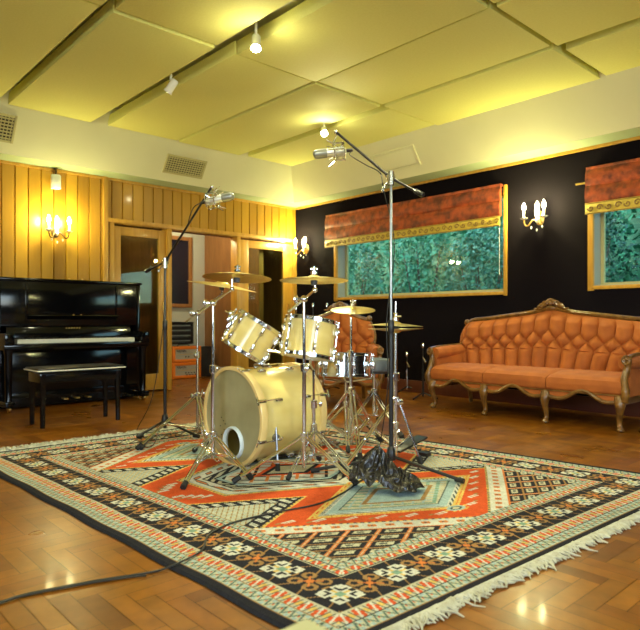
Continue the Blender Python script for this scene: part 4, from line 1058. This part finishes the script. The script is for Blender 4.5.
# ------------------------------------------------------------------ sofa and armchair
def settee(name, label, cat, hw, nlegs, ncush, loc, rz, ncol):
    """carved show-wood settee, local front = -Y, origin on the floor under the seat centre"""
    t = thing(name, label, cat, loc, rz)
    D = .62; yf, yb = -.36, .26; SH = .43
    def front(x): return yf - .03*math.cos(x/hw*PI/2)             # gently bowed front
    # seat cushions
    for i in range(ncush):
        xa = -hw+2*hw*i/ncush; xb = -hw+2*hw*(i+1)/ncush
        def f(u, v, xa=xa, xb=xb):
            # closed loop section in v (front, top, back, bottom) swept along u
            x = xa+.004+(xb-xa-.008)*u; e = 1-max(0,abs(u-.5)*2-.9)/.1*.25; a = v
            pr = [(front(x)+.01,.29),(front(x)-.012,.31),(front(x)-.02,.36),(front(x)-.012,.405),(front(x)+.03,SH),(front(x)+.2,SH+.022),(yb-.05,SH+.012),(yb,.40),(yb,.29)]
            k = a*(len(pr)-1); j = min(int(k),len(pr)-2); q = k-j; y = pr[j][0]*(1-q)+pr[j+1][0]*q; z = pr[j][1]*(1-q)+pr[j+1][1]*q
            zc = .36; return (x, y+ (1-e)*.02, zc+(z-zc)*(e if z > zc else 1))
        b = MB(); b.grid(f, 20, 32)
        for ui in (0,1): b.f.append(tuple(len(b.v)+k for k in range(33))); b.v += [f(ui,k/32) for k in range(33)]
        b.build('seat_cushion', M['velvet'], t)
    n = 48
    xs = [-hw+2*hw*i/n for i in range(n+1)]
    def scal(x):                                                   # scalloped apron
        q = (x/hw+1)/2*(nlegs-1); f = q-math.floor(q) if q < nlegs-1 else 1.0
        return .235 - .055*(1-abs(2*f-1))**1.0*0 - .035*math.cos(2*PI*f) + (.02*math.cos(4*PI*f))
    b = MB(); b.add([(x, front(x)+.004, .30) for x in xs]+[(x, front(x)-.004, scal(x)+.03) for x in xs], [(i,i+1,n+2+i,n+1+i) for i in range(n)])
    b.add([(x, front(x)+.04, .30) for x in xs]+[(x, front(x)+.04, scal(x)+.03) for x in xs], [(i,i+1,n+2+i,n+1+i) for i in range(n)])
    b.build('apron', M['velvet'], t)
    b = MB(); b.tube([(x, front(x)-.004, scal(x)+.022) for x in xs], .017, 8); b.tube([(x, front(x)-.008, .293) for x in xs], .006, 6)
    b.box((0,yb-.02,.26),(2*hw,.05,.10)); 
    for s in (-1,1): b.box((s*(hw-.03),-.05,.26),(.05,.6,.09))
    b.build('seat_rail', M['showwood'], t)
    # cabriole legs
    for i in range(nlegs):
        x = -hw+.03+(2*hw-.06)*i/(nlegs-1); o = -1 if i < nlegs/2 else 1
        if 0 < i < nlegs-1: o = 0
        b = MB(); y = front(x)+.02
        b.tube(bez([(x,y,.27),(x+o*.012,y-.022,.22),(x+o*.012,y-.024,.17),(x-o*.004,y+.002,.09),(x-o*.002,y+.004,.045),(x+o*.012,y-.016,.014),(x+o*.014,y-.02,.004)],5),
               [.045,.046,.046,.045,.044,.043,.041,.038,.035,.032,.03,.028,.026,.0245,.023,.022,.0215,.021,.021,.021,.021,.022,.024,.026,.028,.03,.03,.03,.028,.025,.02][:31],10)
        b.ball((x,y-.028,.235),.03,10,(1,.5,1.2)); b.build('front_leg', M['showwood'], t)
    for s in (-1,1):
        MB().tube([(s*(hw-.05),yb-.02,.3),(s*(hw-.05),yb,.15),(s*(hw-.04),yb+.05,.005)],[.028,.024,.02],8).build('rear_leg', M['showwood'], t)
    # back
    bw = hw+.08
    def ztop(x):
        q = abs(x)/bw; z = .955+.04*math.cos(q*PI) - (.10*max(0,(q-.86)/.14)**2)
        return z + .035*math.exp(-(x/(.10+.05*hw))**2)
    def hwz(tt): return hw-.02+.10*math.sin(min(1,tt*1.05)*PI/2*1.0)-.05*max(0,(tt-.85)/.15)**2
    z0 = SH-.02; 
    nx = ncol*8; nz = 64
    def back(u, v):
        s = 2*u-1; x = s*hwz(v); zt = ztop(x)-.035; z = z0+v*(zt-z0); y = yb-.05+.13*v+.03*abs(s)**4*-1.2
        e = max(0,min(1,(1-abs(s))*12))*max(0,min(1,(1-v)*7))
        cx = s*ncol/2
        rowh = .36                                                # buttons above 36% of the height
        q = min(max((v-.38)/.15,0),2.0)
        a = (cx+q)/2; c_ = (cx-q)/2
        puff = (abs(math.sin(PI*a))*abs(math.sin(PI*c_)))**.42 if 0 < q < 2 else abs(math.sin(PI*cx/2))**.6
        if v < .38: puff *= 1-.25*max(0,1-abs(v-.38)/.05)
        return (x, y-.005-.068*puff*e, z)
    b = MB(); b.grid(back, nx, nz); b.grid(lambda u,v: ((2*u-1)*hwz(v), yb+.02+.13*v, z0-.1+v*(ztop((2*u-1)*hwz(v))-.035-z0+.1)), 24, 12)
    b.build('tufted_back', M['velvet'], t)
    bt = MB()
    for j in range(0,3):
        v = .38+.15*j
        for i in range(-ncol,ncol+1):
            if (i+j) % 2: continue
            u = (i*2/ncol/2+1)/2 if False else (i/(ncol/2)+1)/2
            if .04 < u < .96:
                p = back(u,v); bt.ball((p[0],p[1]-.004,p[2]),.009,8,(1,.6,1))
    if bt.v: bt.build('button', M['velvet'], t)['kind'] = 'stuff'
    # show-wood frame round the back with a carved crest
    out = []
    for k in range(14): v = k/13; out.append((-hwz(v)-.015, yb-.03+.13*v, z0-.02+v*(ztop(hwz(v))-.03-z0)))
    for k in range(1,40): x = -hwz(1)+2*hwz(1)*k/40; out.append((x, yb+.09, ztop(x)-.015))
    out += [(-p[0],p[1],p[2]) for p in out[:14][::-1]]
    b = MB(); b.tube(out, .024, 10); b.tube([(p[0],p[1]-.02,p[2]) for p in out[12:42]], .009, 6)
    for s in (-1,1): b.ball((s*hwz(1)*1.0,yb+.08,ztop(hwz(1))-.0),.035,10,(1,.8,1))
    b.build('back_frame', M['showwood'], t)
    zc = ztop(0); b = MB()
    for s in (-1,1):
        pts = [(s*(.02+.16*k/16), yb+.065, zc+.045-.075*(k/16)**1.4+.012*math.sin(k*.9)) for k in range(17)]; b.tube(pts,[.02-.013*k/16 for k in range(17)],8)
        sp = [(s*(.06+.028*(1-k/18)*math.cos(k*.6)), yb+.06, zc+.03+.028*(1-k/18)*math.sin(k*.6)) for k in range(17)]; b.tube(sp,.009,6)
        b.ball((s*.11,yb+.06,zc+.005),.022,10,(1.4,.7,.8))
    for k in range(7): a = PI*(k)/6; b.ball((.035*math.cos(a), yb+.055, zc+.035+.035*math.sin(a)),.016,8)
    b.ball((0,yb+.05,zc+.035),.024,10,(1,.8,1)); b.ball((0,yb+.06,zc-.01),.03,10,(1.6,.6,.8))
    b.build('crest_carving', M['showwood'], t)
    # arms
    for s in (-1,1):
        xo = s*(hw+.015)
        def arm(u, v, s=s):
            a = u*2*PI; y = yf+.06+v*(yb-yf-.02); rr = .058+.008*math.sin(v*PI); zc_ = .555+.02*v
            px = s*(hw-.005+.03*math.sin(v*PI*.6)); return (px+rr*.95*math.cos(a), y, zc_+rr*math.sin(a)*1.0)
        b = MB(); b.grid(arm, 20, 14); b.f.append(tuple(len(b.v)+k for k in range(20))); b.v += [arm(k/20,0) for k in range(20)]
        b.strip([(yf+.07,.28),(yb,.28)],[(yf+.07,.555),(yb,.57)], s*(hw-.03), s*(hw+.03), 'yz')
        b.build('arm_pad', M['velvet'], t)
        pts = bez([(xo,yf+.0,.25),(xo+s*.012,yf-.012,.33),(xo-s*.006,yf+.01,.42),(xo,yf+.045,.50),(xo+s*.012,yf+.04,.565),(xo+s*.02,yf+.015,.60)],6)
        b = MB(); b.tube(pts,[.034]*8+[.028]*8+[.027]*(len(pts)-16),10)
        sc_ = [(xo+s*.01+.036*(1-k/22)*math.cos(k*.55+1.5)*s, yf+.012, .575+.036*(1-k/22)*math.sin(k*.55+1.5)) for k in range(20)]; b.tube(sc_,.012,8)
        b.tube(bez([(xo+s*.02,yf+.02,.60),(xo+s*.02,yf+.16,.618),(xo+s*.02,yb-.05,.635),(s*hwz(.4),yb,.68)],6),.016,8)
        b.build('arm_post', M['showwood'], t)
    return t
settee('sofa','orange velvet sofa with deep-buttoned back and carved gilt wood frame by the dark wall','sofa',.945,4,3,(-2.90,5.43,0),0,26)
fdir = Vector((.80,-.60)); rz = math.atan2(fdir.x,-fdir.y)
rz = math.atan2(fdir.y,fdir.x)+PI/2
settee('armchair','orange velvet armchair with carved wood frame behind the snare drum','armchair',.315,2,1,(-4.74,4.70,0),rz,8)

# ------------------------------------------------------------------ piano and bench (against the left wall)
def piano():
    y0, y1 = 1.72, 3.24; cy = (y0+y1)/2; W = y1-y0
    t = thing('piano','tall glossy black upright piano against the golden boards','piano',(-6.75,cy,0))
    # local: +x into the room
    h = W/2; P = M['piano']
    b = MB()
    for s in (-1,1):
        b.box((-.06,s*(h-.02),.66),(.38,.04,1.28),bev=.004)
    b.box((-.23,0,.66),(.03,W,1.28),bev=.003)
    b.build('case', P, t)
    MB().box((-.05,0,1.315),(.42,W+.03,.03),bev=.006).build('top_lid', P, t)
    MB().box((.115,0,1.07),(.03,W-.08,.46),bev=.004).build('upper_panel', P, t)
    b = MB()
    for s in (-1,1): b.box((.134,s*h*.63,1.08),(.012,.022,.40),bev=.004)
    b.build('panel_moulding', P, t)
    MB().box((.15,0,.925),(.10,.95,.012),Matrix.Translation((.15,0,.925))@Matrix.Rotation(-.5,4,'Y')@Matrix.Translation((-.15,0,-.925)),bev=.004).build('music_desk', P, t)
    MB().box((.12,0,.33),(.03,W-.08,.54),bev=.004).build('lower_panel', P, t)
    MB().box((.14,0,.09),(.05,W-.08,.14),bev=.004).build('plinth', P, t)
    b = MB(); b.box((.20,0,.632),(.34,W-.02,.06),bev=.006)
    for s in (-1,1): b.box((.22,s*(h-.055),.71),(.34,.09,.12),bev=.012); 
    b.build('key_bed', P, t)
    MB().box((.09,0,.80),(.02,W-.20,.17),Matrix.Translation((.09,0,.80))@Matrix.Rotation(-.2,4,'Y')@Matrix.Translation((-.09,0,-.80)),bev=.004).build('fallboard', P, t)
    kb = MB(); kw = 1.228/52
    for i in range(52): kb.box((.225,-.614+kw*(i+.5),.685),(.15,kw-.0012,.042),bev=.0015)
    kb.build('white_keys', M['ivory'], t)
    kb = MB()
    for i in range(51):
        if i % 7 in (0,2,3,5,6): kb.box((.19,-.614+kw*(i+1),.713),(.09,.011,.018),bev=.002)
    kb.build('black_keys', M['pianom'], t)
    MB().box((.312,0,.655),(.02,1.26,.02),bev=.004).build('key_slip', P, t)
    MB().box((.085,0,.728),(.012,1.24,.006)).build('name_felt', mat('red_felt',(.35,.03,.03),.9), t)
    b = MB()
    for i in range(6): b.box((.112,-.07+.028*i,.815),(.003,.012,.014)); 
    b.build('maker_lettering', M['gold'], t)
    b = MB(); b.ball((.13,.0,.95),.012,8); b.ball((.13,.08,.95),.012,8); b.ball((.14,-.05,1.335),.012,8); b.ball((.14,.09,1.335),.012,8); b.build('brass_knob', M['gold'], t)
    for s in (-1,1):
        lg = MB().tube([(.32,s*(h-.06),.62),(.32,s*(h-.06),.55),(.32,s*(h-.06),.12),(.32,s*(h-.06),.07)],[.05,.038,.032,.045],4 if False else 12).build('leg', P, t)
        MB().box((.17,s*(h-.06),.075),(.44,.09,.06),bev=.01).build('toe_block', P, t)
        for x in (.34,-.15): MB().lathe([(.0,-.012),(.03,-.012),(.03,.012),(.0,.012)],14,Matrix.Translation((x,s*(h-.06),.03))@Matrix.Rotation(PI/2,4,'X')).build('caster', M['gold'], t)
    for i in (-1,0,1): MB().box((.20,i*.12,.075),(.12,.045,.014),bev=.006).build('pedal', M['gold'], t)
piano()
BZ = .48
t = thing('piano_bench','black piano bench with a painted highlight round its seat in front of the keyboard','bench',(-5.42,2.05,0))
MB().box((0,0,BZ-.004),(.36,.76,.010),bev=.003).build('seat_highlight', M['ivory'], t)  # pale strip painted in place of the reflection along the black seat
MB().box((-.004,0,BZ+.006),(.34,.74,.022),bev=.009).build('seat', M['pianom'], t)
MB().box((0,0,BZ-.065),(.30,.70,.08),bev=.004).build('apron', M['piano'], t)
for sx in (-1,1):
    for sy in (-1,1): MB().tube([(sx*.13,sy*.32,BZ-.03),(sx*.135,sy*.325,.0)],[.028,.02],8).build('leg', M['piano'], t)

# ------------------------------------------------------------------ things in the passage
def amp(z, label, knobs):
    t = thing('amplifier', label, 'amplifier', (-8.42,4.84,z), group='orange amplifiers in the passage')
    b = MB(); W,H,D = .50,.245,.24
    for s in (-1,1): b.box((0,s*(W/2-.026),H/2),(D,.052,H),bev=.012); b.box((0,0,H/2+s*(H/2-.024)),(D,W-.03,.048),bev=.012)
    b.box((-D/2+.02,0,H/2),(.02,W-.04,H-.04)); b.build('cabinet', M['orange'], t)
    MB().box((D/2-.025,0,H/2),(.02,W-.095,H-.085),bev=.003).build('front_panel', M['grille'], t)
    b = MB(); b.tube([(D/2-.013,-.17+.16*k/30,H*.70+.018*math.sin(k*1.05)*(1-.2*math.sin(k*.5))) for k in range(31)],.004,5)
    b.build('script_lettering', M['ink'], t)
    b = MB()
    for i in range(knobs):
        b.lathe([(.010,0),(.010,.016),(.0,.018)],10,Matrix.Translation((D/2-.016,-.02+.2*(i%4)/4+(.02 if i > 3 else 0),H*(.34 if i < 4 else .22)))@Matrix.Rotation(PI/2,4,'Y'))
    b.build('knob', M['ink'], t)
    MB().box((D/2-.014,.02,H*.5),(.004,.40,.006)).build('stripe', M['gold'], t)
    MB().tube([(0,-.1,H),(0,-.08,H+.03),(0,.08,H+.03),(0,.1,H)],.008,6).build('handle', M['rubber'], t) if z > .1 else None
amp(.003,'orange amplifier at the bottom of the stack in the passage',8)
amp(.250,'orange amplifier on top of the other one in the passage',2)
t = thing('equipment_rack','small black rack with slotted front above the orange amplifiers','rack',(-8.45,4.76,.53))
b = MB()
for s in (-1,1): b.box((0,s*.20,.17),(.24,.02,.34),bev=.003)
b.box((0,0,.01),(.24,.4,.02)); b.box((0,0,.33),(.24,.4,.02)); b.box((-.11,0,.17),(.02,.4,.32)); b.build('rack_case', M['blackm'], t)
for z in (.09,.17,.25): MB().box((.0,0,z),(.22,.38,.035),bev=.003).build('rack_unit', M['blackm'], t)
for z in (.05,.13,.21,.285): MB().box((.07,0,z),(.02,.36,.018)).build('rack_front', M['booth'], t)
t = thing('speaker_box','black speaker box to the right of the orange amplifiers','speaker',(-8.46,5.22,0))
MB().box((0,0,.24),(.26,.24,.48),bev=.01).build('cabinet', M['blackm'], t)
MB().lathe([(.0,0),(.08,.0),(.095,.008),(.0,.009)],20,Matrix.Translation((.13,0,.22))@Matrix.Rotation(PI/2,4,'Y')).build('speaker_cone', M['rubber'], t)

# ------------------------------------------------------------------ pale table top cut by the bottom edge
c = dp(307,617,.92)
t = thing('side_table','pale cream table corner at the very bottom edge of the photo','table',(c.x+.22,c.y-.22,0))
MB().box((0,0,c.z-.015),(.44,.44,.03),bev=.006).build('table_top', M['cream'], t)
MB().box((0,0,c.z-.06),(.38,.38,.06)).build('apron', M['cream'], t)
for sx in (-1,1):
    for sy in (-1,1): MB().tube([(sx*.17,sy*.17,c.z-.05),(sx*.18,sy*.18,0)],[.02,.014],8).build('leg', M['cream'], t)

# ------------------------------------------------------------------ colour management
vs = sc.view_settings; vs.view_transform = 'Standard'; vs.look = 'None'; vs.gamma = 1; vs.use_curve_mapping = False; vs.exposure = 0.12
